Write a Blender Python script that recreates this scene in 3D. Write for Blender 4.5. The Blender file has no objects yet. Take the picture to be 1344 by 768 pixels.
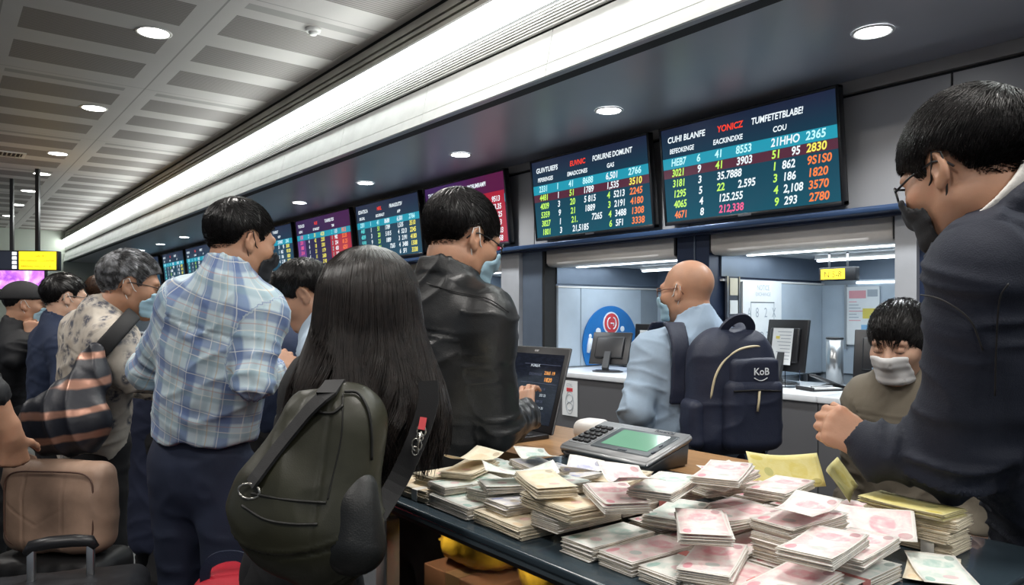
import bpy, bmesh, math, random
import numpy as np
from mathutils import Vector, Matrix
PI = math.pi
random.seed(7); np.random.seed(7)
SC = bpy.context.scene
COL = SC.collection
# ------------------------------------------------------------------ camera model
F_PX, CX, HY, HC = 967.0, 672.0, 410.0, 1.45      # focal length, centre column, horizon row, eye height
YAW = math.radians(38.2)
FWD = np.array([math.sin(YAW), math.cos(YAW)]); RGT = np.array([math.cos(YAW), -math.sin(YAW)])

def W(px, py, d):
    """world point seen at a photo pixel, d metres in front of the lens"""
    r = (px - CX) / F_PX * d
    xy = FWD * d + RGT * r
    return np.array([xy[0], xy[1], HC + (HY - py) / F_PX * d])

def on_z(px, py, z):
    d = F_PX * (z - HC) / (HY - py)
    return W(px, py, d)

def y_at(px, X):
    t = (px - CX) / F_PX
    return X * (RGT[0] - t * FWD[0]) / (FWD[1] * t - RGT[1])

# ------------------------------------------------------------------ objects
def tag(o, label=None, cat=None, group=None, kind=None):
    if label: o['label'] = label
    if cat: o['category'] = cat
    if group: o['group'] = group
    if kind: o['kind'] = kind
    return o

def empty(name, loc=(0, 0, 0), rz=0, label=None, cat=None, group=None, parent=None):
    o = bpy.data.objects.new(name, None)
    COL.objects.link(o)
    o.empty_display_size = .1
    o.location = Vector([float(c) for c in loc]); o.rotation_euler = (0, 0, rz)
    if parent: o.parent = parent
    return tag(o, label, cat, group)

def link(name, me, parent=None, loc=None, rot=None):
    o = bpy.data.objects.new(name, me)
    COL.objects.link(o)
    if parent: o.parent = parent
    if loc is not None: o.location = Vector([float(c) for c in loc])
    if rot is not None: o.rotation_euler = rot
    return o

def copy_tree(o, parent=None):
    c = o.copy(); COL.objects.link(c)
    if parent: c.parent = parent
    for ch in list(o.children): copy_tree(ch, c)
    return c

def raw_mesh(name, V, Fq, mats=None, smooth=True):
    """fast mesh from numpy: V (n,3), Fq (m,k)"""
    me = bpy.data.meshes.new(name)
    V = np.asarray(V, dtype=np.float32); Fq = np.asarray(Fq, dtype=np.int32)
    m, k = Fq.shape
    me.vertices.add(len(V)); me.vertices.foreach_set('co', V.ravel())
    me.loops.add(m * k); me.loops.foreach_set('vertex_index', Fq.ravel())
    me.polygons.add(m); me.polygons.foreach_set('loop_start', np.arange(0, m * k, k, dtype=np.int32))
    me.polygons.foreach_set('use_smooth', np.full(m, smooth))
    for mt in mats or []: me.materials.append(mt)
    me.update(calc_edges=True); me.validate()
    return me

class MB:
    """collects shapes into one bmesh with several materials"""
    def __init__(s): s.bm = bmesh.new(); s.mats = []; s.cur = 0
    def use(s, m):
        if m not in s.mats: s.mats.append(m)
        s.cur = s.mats.index(m); return s
    def _new(s, geom_verts, smooth=False):
        fs = set(f for v in geom_verts for f in v.link_faces)
        for f in fs: f.material_index = s.cur; f.smooth = smooth
        return geom_verts
    def box(s, c, size, M=None, bevel=0, seg=2, smooth=None):
        r = bmesh.ops.create_cube(s.bm, size=1)
        vs = r['verts']
        for v in vs: v.co = Vector((v.co.x * size[0], v.co.y * size[1], v.co.z * size[2]))
        if bevel:
            es = list(set(e for v in vs for e in v.link_edges))
            r2 = bmesh.ops.bevel(s.bm, geom=es, offset=bevel, segments=seg, affect='EDGES', profile=.6)
            vs = list(set(v for f in r2['faces'] for v in f.verts) | set(v for v in vs if v.is_valid))
            vs = list(set(vs) | set(v for vv in vs for f in vv.link_faces for v in f.verts))
        T = Matrix.Translation(Vector([float(q) for q in c]))
        if M is not None: T = T @ M.to_4x4()
        for v in vs: v.co = T @ v.co
        s._new(vs, bool(bevel) if smooth is None else smooth); return s
    def span(s, lo, hi, bevel=0, seg=2):
        c = [(a + b) / 2 for a, b in zip(lo, hi)]; z = [abs(b - a) for a, b in zip(lo, hi)]
        return s.box(c, z, None, bevel, seg)
    def cyl(s, a, b, r, r2=None, n=20, caps=True, smooth=True):
        a = Vector([float(q) for q in a]); b = Vector([float(q) for q in b]); d = b - a
        q = bmesh.ops.create_cone(s.bm, cap_ends=caps, segments=n, radius1=r, radius2=r if r2 is None else r2, depth=d.length)
        T = Matrix.Translation((a + b) / 2) @ d.to_track_quat('Z', 'Y').to_matrix().to_4x4()
        for v in q['verts']: v.co = T @ v.co
        s._new(q['verts'], smooth)
        if smooth and caps:
            for f in set(f for v in q['verts'] for f in v.link_faces):
                if len(f.verts) > 4: f.smooth = False
        return s
    def sphere(s, c, r, u=20, v=12, sc=(1, 1, 1), M=None):
        q = bmesh.ops.create_uvsphere(s.bm, u_segments=u, v_segments=v, radius=1)
        for w in q['verts']:
            p = Vector((w.co.x * r * sc[0], w.co.y * r * sc[1], w.co.z * r * sc[2]))
            if M is not None: p = M @ p
            w.co = p + Vector([float(t) for t in c])
        s._new(q['verts'], True); return s
    def quad(s, pts, uv=None):
        vs = [s.bm.verts.new(Vector([float(q) for q in p])) for p in pts]
        f = s.bm.faces.new(vs); f.material_index = s.cur
        if uv:
            L = s.bm.loops.layers.uv.verify()
            for l, t in zip(f.loops, uv): l[L].uv = t
        return s
    def prism(s, poly, h0, h1, M=None, smooth=False):
        """polygon (x,y) list extruded from z=h0 to h1, then M (4x4)"""
        M = M or Matrix()
        lo = [s.bm.verts.new(M @ Vector((x, y, h0))) for x, y in poly]
        hi = [s.bm.verts.new(M @ Vector((x, y, h1))) for x, y in poly]
        n = len(poly); fs = [s.bm.faces.new(hi), s.bm.faces.new(lo[::-1])]
        for i in range(n):
            f = s.bm.faces.new([lo[i], lo[(i + 1) % n], hi[(i + 1) % n], hi[i]]); f.smooth = smooth; fs.append(f)
        for f in fs: f.material_index = s.cur
        return s
    def tube(s, pts, r, n=8, closed=False, flat=None, up=None):
        """sweep along pts; r float or list; flat=(w,t) gives a rectangular strap section"""
        P = [Vector([float(q) for q in p]) for p in pts]; m = len(P)
        rings = []; prev = Vector(up) if up is not None and not isinstance(up[0], (list, tuple, Vector)) else None
        for i in range(m):
            if closed: t = (P[(i + 1) % m] - P[i - 1])
            else: t = P[min(i + 1, m - 1)] - P[max(i - 1, 0)]
            t.normalize()
            if prev is None:
                prev = Vector((0, 0, 1)) if abs(t.z) < .9 else Vector((1, 0, 0))
            if isinstance(up, (list, tuple)) and up and isinstance(up[0], (list, tuple, Vector)): prev = Vector(up[i])
            nrm = (prev - t * prev.dot(t)).normalized(); bn = t.cross(nrm); prev = nrm
            ring = []
            if flat:
                w, th = flat
                for a, b in ((-w, -th), (w, -th), (w, th), (-w, th)):
                    ring.append(s.bm.verts.new(P[i] + bn * (a / 2) + nrm * (b / 2)))
            else:
                rr = r[i] if isinstance(r, (list, tuple, np.ndarray)) else r
                for j in range(n):
                    a = 2 * PI * j / n
                    ring.append(s.bm.verts.new(P[i] + nrm * (math.cos(a) * rr) + bn * (math.sin(a) * rr)))
            rings.append(ring)
        k = len(rings[0])
        for i in range(m if closed else m - 1):
            A, B = rings[i], rings[(i + 1) % m]
            for j in range(k):
                f = s.bm.faces.new([A[j], A[(j + 1) % k], B[(j + 1) % k], B[j]]); f.material_index = s.cur; f.smooth = not flat
        if not closed:
            for ring in (rings[0][::-1], rings[-1]):
                f = s.bm.faces.new(ring); f.material_index = s.cur
        return s
    def build(s, name, mat=None, parent=None, loc=None, rot=None):
        me = bpy.data.meshes.new(name)
        bmesh.ops.recalc_face_normals(s.bm, faces=s.bm.faces[:])
        s.bm.to_mesh(me); s.bm.free()
        for m in (s.mats or [mat]): me.materials.append(m)
        return link(name, me, parent, loc, rot)

def smooth(pts, n=5):
    """Catmull-Rom through pts"""
    P = [A3(p) for p in pts]; P = [2 * P[0] - P[1]] + P + [2 * P[-1] - P[-2]]; out = []
    for i in range(1, len(P) - 2):
        for j in range(n):
            t = j / n; a, b, c, d = P[i - 1:i + 3]
            out.append(.5 * (2 * b + (c - a) * t + (2 * a - 5 * b + 4 * c - d) * t * t + (3 * b - a - 3 * c + d) * t ** 3))
    return out + [P[-2]]

def rot_to(f, u):
    """matrix whose y axis is f and z axis near u"""
    f = Vector([float(q) for q in f]).normalized(); u = Vector([float(q) for q in u])
    x = f.cross(u).normalized(); z = x.cross(f)
    return Matrix((x, f, z)).transposed()

# ------------------------------------------------------------------ materials
def nt(m): m.use_nodes = True; return m.node_tree
class NT:
    def __init__(s, name):
        s.m = bpy.data.materials.new(name); s.t = nt(s.m); s.N = s.t.nodes; s.L = s.t.links
        s.b = s.N['Principled BSDF']
    def n(s, ty, **kw):
        x = s.N.new('ShaderNode' + ty)
        for k, v in kw.items():
            if k.startswith('i_'):
                key = k[2:]
                key = int(key) if key.isdigit() else key.replace('_', ' ')
                s.set(x.inputs[key], v)
            else: setattr(x, k, v)
        return x
    def set(s, inp, v):
        if hasattr(v, 'is_output'): s.L.new(v, inp)
        elif hasattr(v, 'outputs'): s.L.new(v.outputs[0], inp)
        else:
            if isinstance(v, (tuple, list)) and len(v) == 3 and inp.type == 'RGBA': v = (*v, 1)
            inp.default_value = v
    def p(s, **kw):
        for k, v in kw.items(): s.set(s.b.inputs[k.replace('_', ' ')], v)
        return s
    def ramp(s, fac, stops, interp='LINEAR'):
        r = s.n('ValToRGB'); r.color_ramp.interpolation = interp
        e = r.color_ramp.elements
        while len(e) < len(stops): e.new(.5)
        for x, (p, c) in zip(e, stops): x.position = p; x.color = (*c, 1) if len(c) == 3 else c
        s.set(r.inputs[0], fac); return r.outputs[0]
    def mix(s, fac, a, b, mode='MIX'):
        x = s.n('Mix', data_type='RGBA', blend_type=mode)
        s.set(x.inputs[0], fac); s.set(x.inputs[6], a); s.set(x.inputs[7], b); return x.outputs[2]
    def math(s, op, a, b=0.0, c=None):
        x = s.n('Math', operation=op); s.set(x.inputs[0], a); s.set(x.inputs[1], b)
        if c is not None: s.set(x.inputs[2], c)
        return x.outputs[0]
    def co(s, kind='Object'): return s.n('TexCoord').outputs[kind]
    def map(s, vec, scale=(1, 1, 1), rot=(0, 0, 0), loc=(0, 0, 0)):
        x = s.n('Mapping'); s.set(x.inputs[0], vec)
        x.inputs[1].default_value = loc; x.inputs[2].default_value = rot; x.inputs[3].default_value = scale
        return x.outputs[0]
    def noise(s, vec, scale=5, detail=3, rough=.5, dist=0):
        return s.n('TexNoise', i_Vector=vec, i_Scale=scale, i_Detail=detail, i_Roughness=rough, i_Distortion=dist).outputs[0]
    def bump(s, h, strength=.3, dist=.01):
        x = s.n('Bump'); x.inputs['Strength'].default_value = strength; x.inputs['Distance'].default_value = dist
        s.set(x.inputs['Height'], h); s.set(s.b.inputs['Normal'], x.outputs[0]); return x.outputs[0]
    def sep(s, vec): x = s.n('SeparateXYZ'); s.set(x.inputs[0], vec); return x.outputs

def plain(name, c, rough=.5, metal=0, var=.06, vs=8, bump=0, bs=60, **kw):
    """simple procedural surface: colour with a little noise, optional fine bump"""
    k = NT(name); v = k.co()
    f = k.noise(v, vs, 4)
    lo = tuple(max(0, q * (1 - var)) for q in c); hi = tuple(min(1, q * (1 + var)) for q in c)
    k.p(Base_Color=k.ramp(f, [(.3, lo), (.7, hi)]), Roughness=rough, Metallic=metal)
    for a, b in kw.items(): k.set(k.b.inputs[a.replace('_', ' ')], b)
    if bump: k.bump(k.noise(v, bs, 4), bump, .004)
    return k.m

def glow(name, c, s=1.0, base=None):
    k = NT(name)
    k.p(Base_Color=base or c, Emission_Color=c, Emission_Strength=s, Roughness=.5)
    return k.m

# ------------------------------------------------------------------ numpy noise
_perm = np.random.RandomState(3).rand(64, 64, 64).astype(np.float32)
def vnoise(P, scale=1.0, off=0.0):
    """smooth value noise, -1..1, P (n,3); scale float or 3-tuple"""
    q = P * np.asarray(scale) + off + 1000.0
    i = np.floor(q).astype(np.int64); f = q - i; f = f * f * (3 - 2 * f)
    i0 = i % 64; i1 = (i + 1) % 64
    def g(a, b, c): return _perm[a[:, 0], b[:, 1], c[:, 2]]
    x, y, z = f[:, 0], f[:, 1], f[:, 2]
    c00 = g(i0, i0, i0) * (1 - x) + g(i1, i0, i0) * x
    c10 = g(i0, i1, i0) * (1 - x) + g(i1, i1, i0) * x
    c01 = g(i0, i0, i1) * (1 - x) + g(i1, i0, i1) * x
    c11 = g(i0, i1, i1) * (1 - x) + g(i1, i1, i1) * x
    return ((c00 * (1 - y) + c10 * y) * (1 - z) + (c01 * (1 - y) + c11 * y) * z) * 2 - 1

# ------------------------------------------------------------------ distance fields -> smooth meshes
A3 = lambda v: np.asarray(v, dtype=np.float64)
def nrm(v): v = A3(v); return v / (np.linalg.norm(v) + 1e-12)

def cone(a, b, ra, rb, k=.02, flat=None, op='+', lo=0, hi=1):
    """tapered limb; flat=(axis, f) squeezes the section along axis"""
    return ('cone', A3(a), A3(b), ra, rb, k, flat, op)
def ell(c, r, R=None, k=.02, op='+'):
    return ('ell', A3(c), A3(r), None if R is None else np.array(R, dtype=np.float64), k, op)
def rbox(c, half, R=None, rnd=.01, k=.01, op='+'):
    return ('box', A3(c), A3(half), None if R is None else np.array(R, dtype=np.float64), rnd, k, op)
def func(fn, lo, hi, k=.01, op='+'):
    return ('fn', fn, A3(lo), A3(hi), k, op)

def _bbox(p):
    if p[0] == 'cone':
        r = max(p[3], p[4]); return np.minimum(p[1], p[2]) - r, np.maximum(p[1], p[2]) + r
    if p[0] == 'ell': r = np.max(p[2]); return p[1] - r, p[1] + r
    if p[0] == 'box': r = np.linalg.norm(p[2]) + .0; return p[1] - r, p[1] + r
    return p[2], p[3]

def _eval(p, P):
    if p[0] == 'cone':
        _, a, b, ra, rb, k, flat, op = p
        q = P - a; ba = b - a
        if flat is not None:
            n, f = nrm(flat[0]), flat[1]
            q = q + n * ((q @ n) * (1 / f - 1))[:, None]; ba = ba + n * ((ba @ n) * (1 / f - 1))
        h = np.clip((q @ ba) / (ba @ ba + 1e-12), 0, 1)
        return np.linalg.norm(q - h[:, None] * ba, axis=1) - (ra + (rb - ra) * h)
    if p[0] == 'ell':
        q = P - p[1]
        if p[3] is not None: q = q @ p[3]
        k0 = np.linalg.norm(q / p[2], axis=1); k1 = np.linalg.norm(q / p[2] ** 2, axis=1)
        return np.where(k1 < 1e-9, -p[2].min(), k0 * (k0 - 1) / (k1 + 1e-12))
    if p[0] == 'box':
        q = P - p[1]
        if p[3] is not None: q = q @ p[3]
        q = np.abs(q) - (p[2] - p[4])
        return np.linalg.norm(np.maximum(q, 0), axis=1) + np.minimum(q.max(axis=1), 0) - p[4]
    return p[1](P)

def smin(a, b, k):
    if k <= 0: return np.minimum(a, b)
    h = np.maximum(k - np.abs(a - b), 0) / k
    return np.minimum(a, b) - h * h * k * .25
def smax(a, b, k): return -smin(-a, -b, k)
def _k(p): return p[5] if p[0] == 'cone' else p[4] if p[0] in ('ell', 'fn') else p[5]
def _op(p): return p[-1]

def field_at(prims, P):
    v = np.full(len(P), 9.0)
    for p in prims:
        d = _eval(p, P); o = _op(p)
        v = smin(v, d, _k(p)) if o == '+' else smax(v, -d, _k(p)) if o == '-' else smax(v, d, _k(p))
    return v

def cast(prims, org, px, py, off=0.0, d0=.6):
    """where the line of sight through a photo pixel meets a distance field (org: the field's origin), lifted off the surface"""
    o = np.array([0, 0, HC]); v = W(px, py, 1.0) - o; v = v / np.linalg.norm(v); t = d0
    for _ in range(90):
        p = o + v * t; d = field_at(prims, (p - org)[None])[0] - off
        if d < .0006: return p - org
        t += max(.0006, d * .6)
        if t > 6: return None
    return o + v * t - org
def cast_path(prims, org, pts, off=0.0, n=6):
    q = smooth([np.array([x, y, 0.0]) for x, y in pts], n)
    return [c for c in (cast(prims, org, a[0], a[1], off) for a in q) if c is not None]

def field(prims, h, pad=.03, lo=None, hi=None):
    bb = [_bbox(p) for p in prims if _op(p) == '+']
    L = np.min([b[0] for b in bb], axis=0) - pad; H = np.max([b[1] for b in bb], axis=0) + pad
    if lo is not None: L = np.maximum(L, lo)
    if hi is not None: H = np.minimum(H, hi)
    n = np.ceil((H - L) / h).astype(int) + 1
    ax = [L[i] + h * np.arange(n[i]) for i in range(3)]
    arr = np.full(n, 9.0, dtype=np.float32)
    for p in prims:
        if _op(p) == '*': s = [slice(0, n[i]) for i in range(3)]
        else:
            a, b = _bbox(p); m = _k(p) + .03
            s = [slice(max(0, int((a[i] - m - L[i]) / h)), max(0, min(n[i], int((b[i] + m - L[i]) / h) + 2))) for i in range(3)]
        if any(q.stop - q.start < 1 for q in s): continue
        G = np.stack(np.meshgrid(*[ax[i][s[i]] for i in range(3)], indexing='ij'), -1)
        sh = G.shape[:3]; d = _eval(p, G.reshape(-1, 3)).reshape(sh)
        cur = arr[s[0], s[1], s[2]].astype(np.float64)
        o = _op(p)
        arr[s[0], s[1], s[2]] = smin(cur, d, _k(p)) if o == '+' else smax(cur, -d, _k(p)) if o == '-' else smax(cur, d, _k(p))
    return arr, L

def snet(arr, L, h):
    arr = arr.copy()
    for ax in range(3):
        sl = [slice(None)] * 3
        for e in (0, -1): sl[ax] = e; arr[tuple(sl)] = np.maximum(arr[tuple(sl)], h)
    ins = arr < 0
    c = np.zeros(tuple(n - 1 for n in arr.shape), dtype=np.int8)
    for i in (0, 1):
        for j in (0, 1):
            for k in (0, 1):
                c += ins[i:ins.shape[0] - 1 + i, j:ins.shape[1] - 1 + j, k:ins.shape[2] - 1 + k]
    act = (c > 0) & (c < 8)
    idx = np.argwhere(act)
    if len(idx) == 0: return np.zeros((0, 3)), np.zeros((0, 4), int)
    S = np.zeros((len(idx), 3)); cnt = np.zeros(len(idx))
    cor = [(i, j, k) for i in (0, 1) for j in (0, 1) for k in (0, 1)]
    val = {q: arr[idx[:, 0] + q[0], idx[:, 1] + q[1], idx[:, 2] + q[2]].astype(np.float64) for q in cor}
    for q in cor:
        for ax in range(3):
            if q[ax] == 0:
                q2 = tuple(q[i] + (1 if i == ax else 0) for i in range(3))
                a, b = val[q], val[q2]; m = (a < 0) != (b < 0)
                t = np.where(m, a / np.where(m, a - b, 1), 0)
                pt = np.tile(np.array(q, float), (len(idx), 1)); pt[:, ax] += t
                S[m] += pt[m]; cnt[m] += 1
    V = (idx + S / cnt[:, None]) * h + L
    mp = np.full(act.shape, -1, dtype=np.int32); mp[act] = np.arange(len(idx))
    Q = []
    for ax in range(3):
        o1, o2 = [(1, 2), (2, 0), (0, 1)][ax]
        a = [slice(1, -1)] * 3; b = [slice(1, -1)] * 3
        a[ax] = slice(0, -1); b[ax] = slice(1, None)
        A_, B_ = ins[tuple(a)], ins[tuple(b)]
        base = np.array([1, 1, 1]); base[ax] = 0
        for fl, m in ((0, A_ & ~B_), (1, ~A_ & B_)):
            e = np.argwhere(m) + base
            if not len(e): continue
            def at(d1, d2):
                f = e.copy(); f[:, o1] += d1; f[:, o2] += d2
                return mp[f[:, 0], f[:, 1], f[:, 2]]
            q = np.stack([at(-1, -1), at(0, -1), at(0, 0), at(-1, 0)], 1)
            Q.append(q if fl == 0 else q[:, ::-1])
    Q = np.concatenate(Q); Q = Q[(Q >= 0).all(1)]
    return V, Q

def relax(V, Q, it=1, f=.5):
    E = np.concatenate([Q[:, [0, 1]], Q[:, [1, 2]], Q[:, [2, 3]], Q[:, [3, 0]]])
    n = len(V); deg = np.bincount(E.ravel(), minlength=n).astype(float)
    for _ in range(it):
        S = np.stack([np.bincount(E[:, 0], V[E[:, 1], i], n) + np.bincount(E[:, 1], V[E[:, 0], i], n) for i in range(3)], 1)
        V = V * (1 - f) + f * S / np.maximum(deg, 1)[:, None]
    return V

def vnormals(V, Q):
    a = V[Q[:, 2]] - V[Q[:, 0]]; b = V[Q[:, 3]] - V[Q[:, 1]]
    fn = np.cross(a, b); N = np.zeros_like(V)
    for j in range(4):
        for i in range(3): N[:, i] += np.bincount(Q[:, j], fn[:, i], len(V))
    return N / (np.linalg.norm(N, axis=1) + 1e-12)[:, None]

def sdf_obj(name, prims, h, mat, parent=None, disp=None, smooth=1, attr=None, lo=None, hi=None):
    """mesh an SDF; disp(V,N)->scalar offsets along the normal; attr(V)->vec3 stored as 'cloth'"""
    arr, L = field(prims, h, lo=lo, hi=hi)
    V, Q = snet(arr, L, h)
    if smooth: V = relax(V, Q, smooth)
    at = attr(V) if attr else None
    if disp is not None:
        N = vnormals(V, Q); V = V + N * disp(V, N)[:, None]
    me = raw_mesh(name, V, Q, [mat] if not isinstance(mat, (list, tuple)) else list(mat))
    if at is not None and len(me.vertices) == len(at):
        a = me.attributes.new('cloth', 'FLOAT_VECTOR', 'POINT'); a.data.foreach_set('vector', at.astype(np.float32).ravel())
    return link(name, me, parent)

# ------------------------------------------------------------------ text
def text_mesh(s, size, mat, align='LEFT', bold=0.0, sx=1.0, name='text'):
    cu = bpy.data.curves.new('tmp_text', 'FONT'); cu.body = s; cu.size = size; cu.align_x = align
    cu.offset = bold; cu.resolution_u = 3
    o = bpy.data.objects.new('tmp_text', cu); COL.objects.link(o)
    dg = bpy.context.evaluated_depsgraph_get()
    me = bpy.data.meshes.new_from_object(o.evaluated_get(dg))
    bpy.data.objects.remove(o); bpy.data.curves.remove(cu)
    me.name = name
    if sx != 1.0: me.transform(Matrix.Diagonal((sx, 1, 1, 1)))
    me.materials.clear(); me.materials.append(mat)
    return me

def text_into(mb, s, size, mat, M, align='LEFT', bold=0.0, sx=1.0):
    """append text geometry to an MB with matrix M"""
    me = text_mesh(s, size, mat, align, bold, sx)
    me.transform(M); mb.use(mat)
    n = len(mb.bm.faces); mb.bm.from_mesh(me); mb.bm.faces.ensure_lookup_table()
    for f in mb.bm.faces[n:]: f.material_index = mb.cur
    bpy.data.meshes.remove(me)
# ================================================================== ROOM
def ceiling_mat():
    k = NT('ceiling_panels'); v = k.co(); X, Y, Z = k.sep(v)
    def band(val, a, b):
        return k.math('MULTIPLY', k.math('GREATER_THAN', val, a), k.math('LESS_THAN', val, b))
    xm = k.math('MODULO', k.math('ADD', X, 10.3 - .42), 1.03)              # columns of panels 0..0.80
    cx = band(xm, 0.0, .80)
    ym = k.math('MODULO', k.math('ADD', Y, 22.5 - 4.535), 2.25)
    c3 = k.math('MAXIMUM', band(ym, 0.0, .40), k.math('MAXIMUM', band(ym, .64, 1.04), band(ym, 1.30, 1.72)))
    panel = k.math('MULTIPLY', cx, c3)
    joint = k.math('MAXIMUM', band(ym, 1.955, 1.965), k.math('MULTIPLY', cx, band(ym, 2.03, 2.12)))
    seam = band(k.math('MODULO', k.math('ADD', X, 10.3 - 1.34), 1.03), 0.0, .012)
    st = k.math('GREATER_THAN', k.math('SINE', k.math('MULTIPLY', Y, 2 * PI / .026)), .1)
    base = k.mix(k.noise(v, 2, 4), (.56, .53, .51, 1), (.64, .61, .59, 1))
    pc = k.mix(st, (.20, .176, .166, 1), (.32, .29, .275, 1))
    c = k.mix(panel, base, pc); c = k.mix(k.math('MULTIPLY', joint, .45), c, (.12, .11, .10, 1)); c = k.mix(k.math('MULTIPLY', seam, .6), c, (.15, .14, .13, 1))
    k.p(Base_Color=c, Roughness=.6)
    k.bump(k.math('ADD', k.math('MULTIPLY', panel, -1), k.math('MULTIPLY', k.math('MULTIPLY', panel, st), .5)), .5, .02)
    return k.m

M = {}
M['ceiling'] = ceiling_mat()
M['soffit'] = plain('soffit_grey_metal', (.46, .47, .51), .32, .12, .05, 1.5)
M['white_panel'] = plain('white_fascia', (.90, .92, .90), .4)
M['fascia_grey'] = plain('fascia_grey', (.52, .50, .44), .6)
M['black_gap'] = plain('black_gap', (.012, .012, .012), .7)
M['wall_metal'] = plain('grey_wall_panel', (.38, .37, .37), .42, .2, .05, 2)
M['beige_strip'] = plain('beige_strip', (.34, .32, .30), .5)
M['navy'] = plain('navy_panel', (.022, .035, .075), .35, .2)
M['navy_edge'] = plain('navy_ledge', (.03, .06, .13), .28, .3)
M['pillar'] = plain('pillar_grey', (.42, .43, .45), .45, .2)
M['bluegrey'] = plain('blue_grey_metal', (.17, .21, .27), .35, .5)
M['booth_white'] = plain('booth_white_panel', (.46, .53, .60), .35)
M['booth_grey'] = plain('booth_grey_panel', (.30, .34, .38), .4)
M['booth_ceiling'] = plain('booth_ceiling', (.50, .54, .57), .4)
M['shutter'] = plain('shutter_beige', (.80, .76, .71), .45)
M['counter'] = plain('counter_grey', (.15, .15, .157), .42, .25, .05, 3)
M['counter_top'] = plain('counter_top_white', (.72, .74, .76), .25)
M['steel'] = plain('brushed_steel', (.45, .46, .47), .28, .95)
M['led'] = glow('cool_led', (.86, .95, 1.0), 5)
M['led_thin'] = glow('cool_led_thin', (.86, .95, 1.0), 3)
M['cove_light'] = glow('cove_light', (.95, 1.0, .97), 13)
M['lamp_lens'] = glow('downlight_lens', (1.0, .97, .90), 14)
M['lamp_lens_cool'] = glow('downlight_lens_cool', (.94, .98, 1.0), 16)
M['white_trim'] = plain('white_trim', (.75, .74, .72), .35)
M['black_plastic'] = plain('black_plastic', (.014, .014, .016), .35)
M['dark_plastic'] = plain('dark_grey_plastic', (.05, .052, .056), .42)

def floor_mat():
    k = NT('polished_floor'); v = k.co()
    br = k.n('TexBrick', i_Vector=v, i_Scale=1.0); br.offset = 0
    br.inputs['Color1'].default_value = (.026, .025, .025, 1); br.inputs['Color2'].default_value = (.021, .020, .020, 1)
    br.inputs['Mortar'].default_value = (.02, .02, .02, 1); br.inputs['Mortar Size'].default_value = .006
    br.inputs['Brick Width'].default_value = .6; br.inputs['Row Height'].default_value = .6
    k.p(Base_Color=k.mix(k.math('MULTIPLY', k.noise(v, 9, 5), .5), br.outputs[0], (.03, .028, .027, 1)), Roughness=.3)
    return k.m
def struct(name, mb, mat=None):
    o = mb.build(name, mat); o['kind'] = 'structure'; return o

YN, YF = -3.0, 19.0
struct('floor', MB().span((-7, YN, -.1), (6, YF, 0)), floor_mat())
struct('ceiling', MB().span((-7, YN, 3.25), (2.31, YF, 3.35)), M['ceiling'])
# fascia with the light cove between the panelled ceiling and the soffit
f = MB()
f.use(M['black_gap']).span((2.335, YN, 2.57), (2.40, YF, 3.34))
f.use(M['white_panel'])
ys = [YN + 1.13 * i for i in range(20)]
for a in ys:
    b = min(a + 1.13, YF)
    Mp = Matrix(((1, 0, 0, 0), (0, 0, -1, 0), (0, 1, 0, 0), (0, 0, 0, 1)))
    f.prism([(2.282, 2.570), (2.30, 2.570), (2.315, 2.6305), (2.297, 2.6305)], -(b - .002), -(a + .002), Mp)
    f.prism([(2.298, 2.634), (2.316, 2.634), (2.345, 2.805), (2.335, 2.805)], -(b - .002), -(a + .002), Mp)
f.span((2.25, YN, 3.042), (2.34, YF, 3.056))  # lip added above the glowing strip to keep its light off the ceiling
f.use(M['fascia_grey'])
f.span((2.31, YN, 3.06), (2.34, YF, 3.125)); f.span((2.31, YN, 3.140), (2.34, YF, 3.165)); f.span((2.31, YN, 3.18), (2.34, YF, 3.228))
f.use(M['white_trim'])
for q in range(7):
    z = 2.815 + q * .015
    f.span((2.314, YN, z), (2.345, YF, z + .007))
struct('trim_1', f)
f = MB()
f.prism([(2.31, 2.925), (2.262, 2.940), (2.245, 2.985), (2.262, 3.03), (2.31, 3.05)], 0, YF - YN, Matrix(((1, 0, 0, 0), (0, 0, -1, YF), (0, 1, 0, 0), (0, 0, 0, 1))))
struct('trim_2', f, M['cove_light'])
struct('ceiling_lower', MB().span((2.30, YN, 2.571), (3.5, YF, 2.62)), M['soffit'])

# right wall: band above the teller windows, ledge, pillars, counters, booths
w = MB().use(M['wall_metal'])
seams = [YN] + [1.34 + 1.42 * i for i in range(-3, 13)] + [YF]
for a, b in zip(seams[:-1], seams[1:]):
    if b - a > .02: w.span((3.5, a + .005, 1.93), (3.6, b - .005, 2.495))
w.use(M['black_gap']).span((3.52, YN, 1.92), (3.62, YF, 2.57))
w.use(M['beige_strip']).span((3.49, YN, 2.512), (3.6, YF, 2.57))
struct('wall_right', w)
l = MB().use(M['navy_edge']).span((3.36, YN, 1.905), (3.62, YF, 1.935), .006)
l.use(M['navy']).span((3.44, YN, 1.893), (3.60, YF, 1.905))
struct('trim_3', l)
BO = [(1.57, 2.62), (2.85, 4.05), (4.52, 5.72), (6.2, 7.4)]
struct('pillar_right', MB().span((3.47, 1.475, 1.043), (3.60, 1.57, 1.905)), M['pillar'])
struct('wall_right_low', MB().span((3.50, -3.0, 1.043), (3.62, 1.475, 1.905)), M['navy'])
w = MB(); w.use(M['navy']).span((3.50, 2.62, 1.043), (4.75, 2.85, 1.905)); w.use(M['bluegrey']).span((3.492, 2.715, 1.043), (3.5, 2.722, 1.905)); struct('booth_divider_wall', w)
struct('shadow_gap_wall', MB().span((3.49, 4.05, 1.043), (3.6, 4.075, 1.905)), M['black_gap'])
w = MB(); w.use(M['bluegrey']).span((3.485, 4.075, 1.043), (3.6, 4.30, 1.905)); w.span((3.60, 4.05, 1.043), (4.75, 4.52, 1.905)); struct('booth_divider_wall', w)
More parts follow.
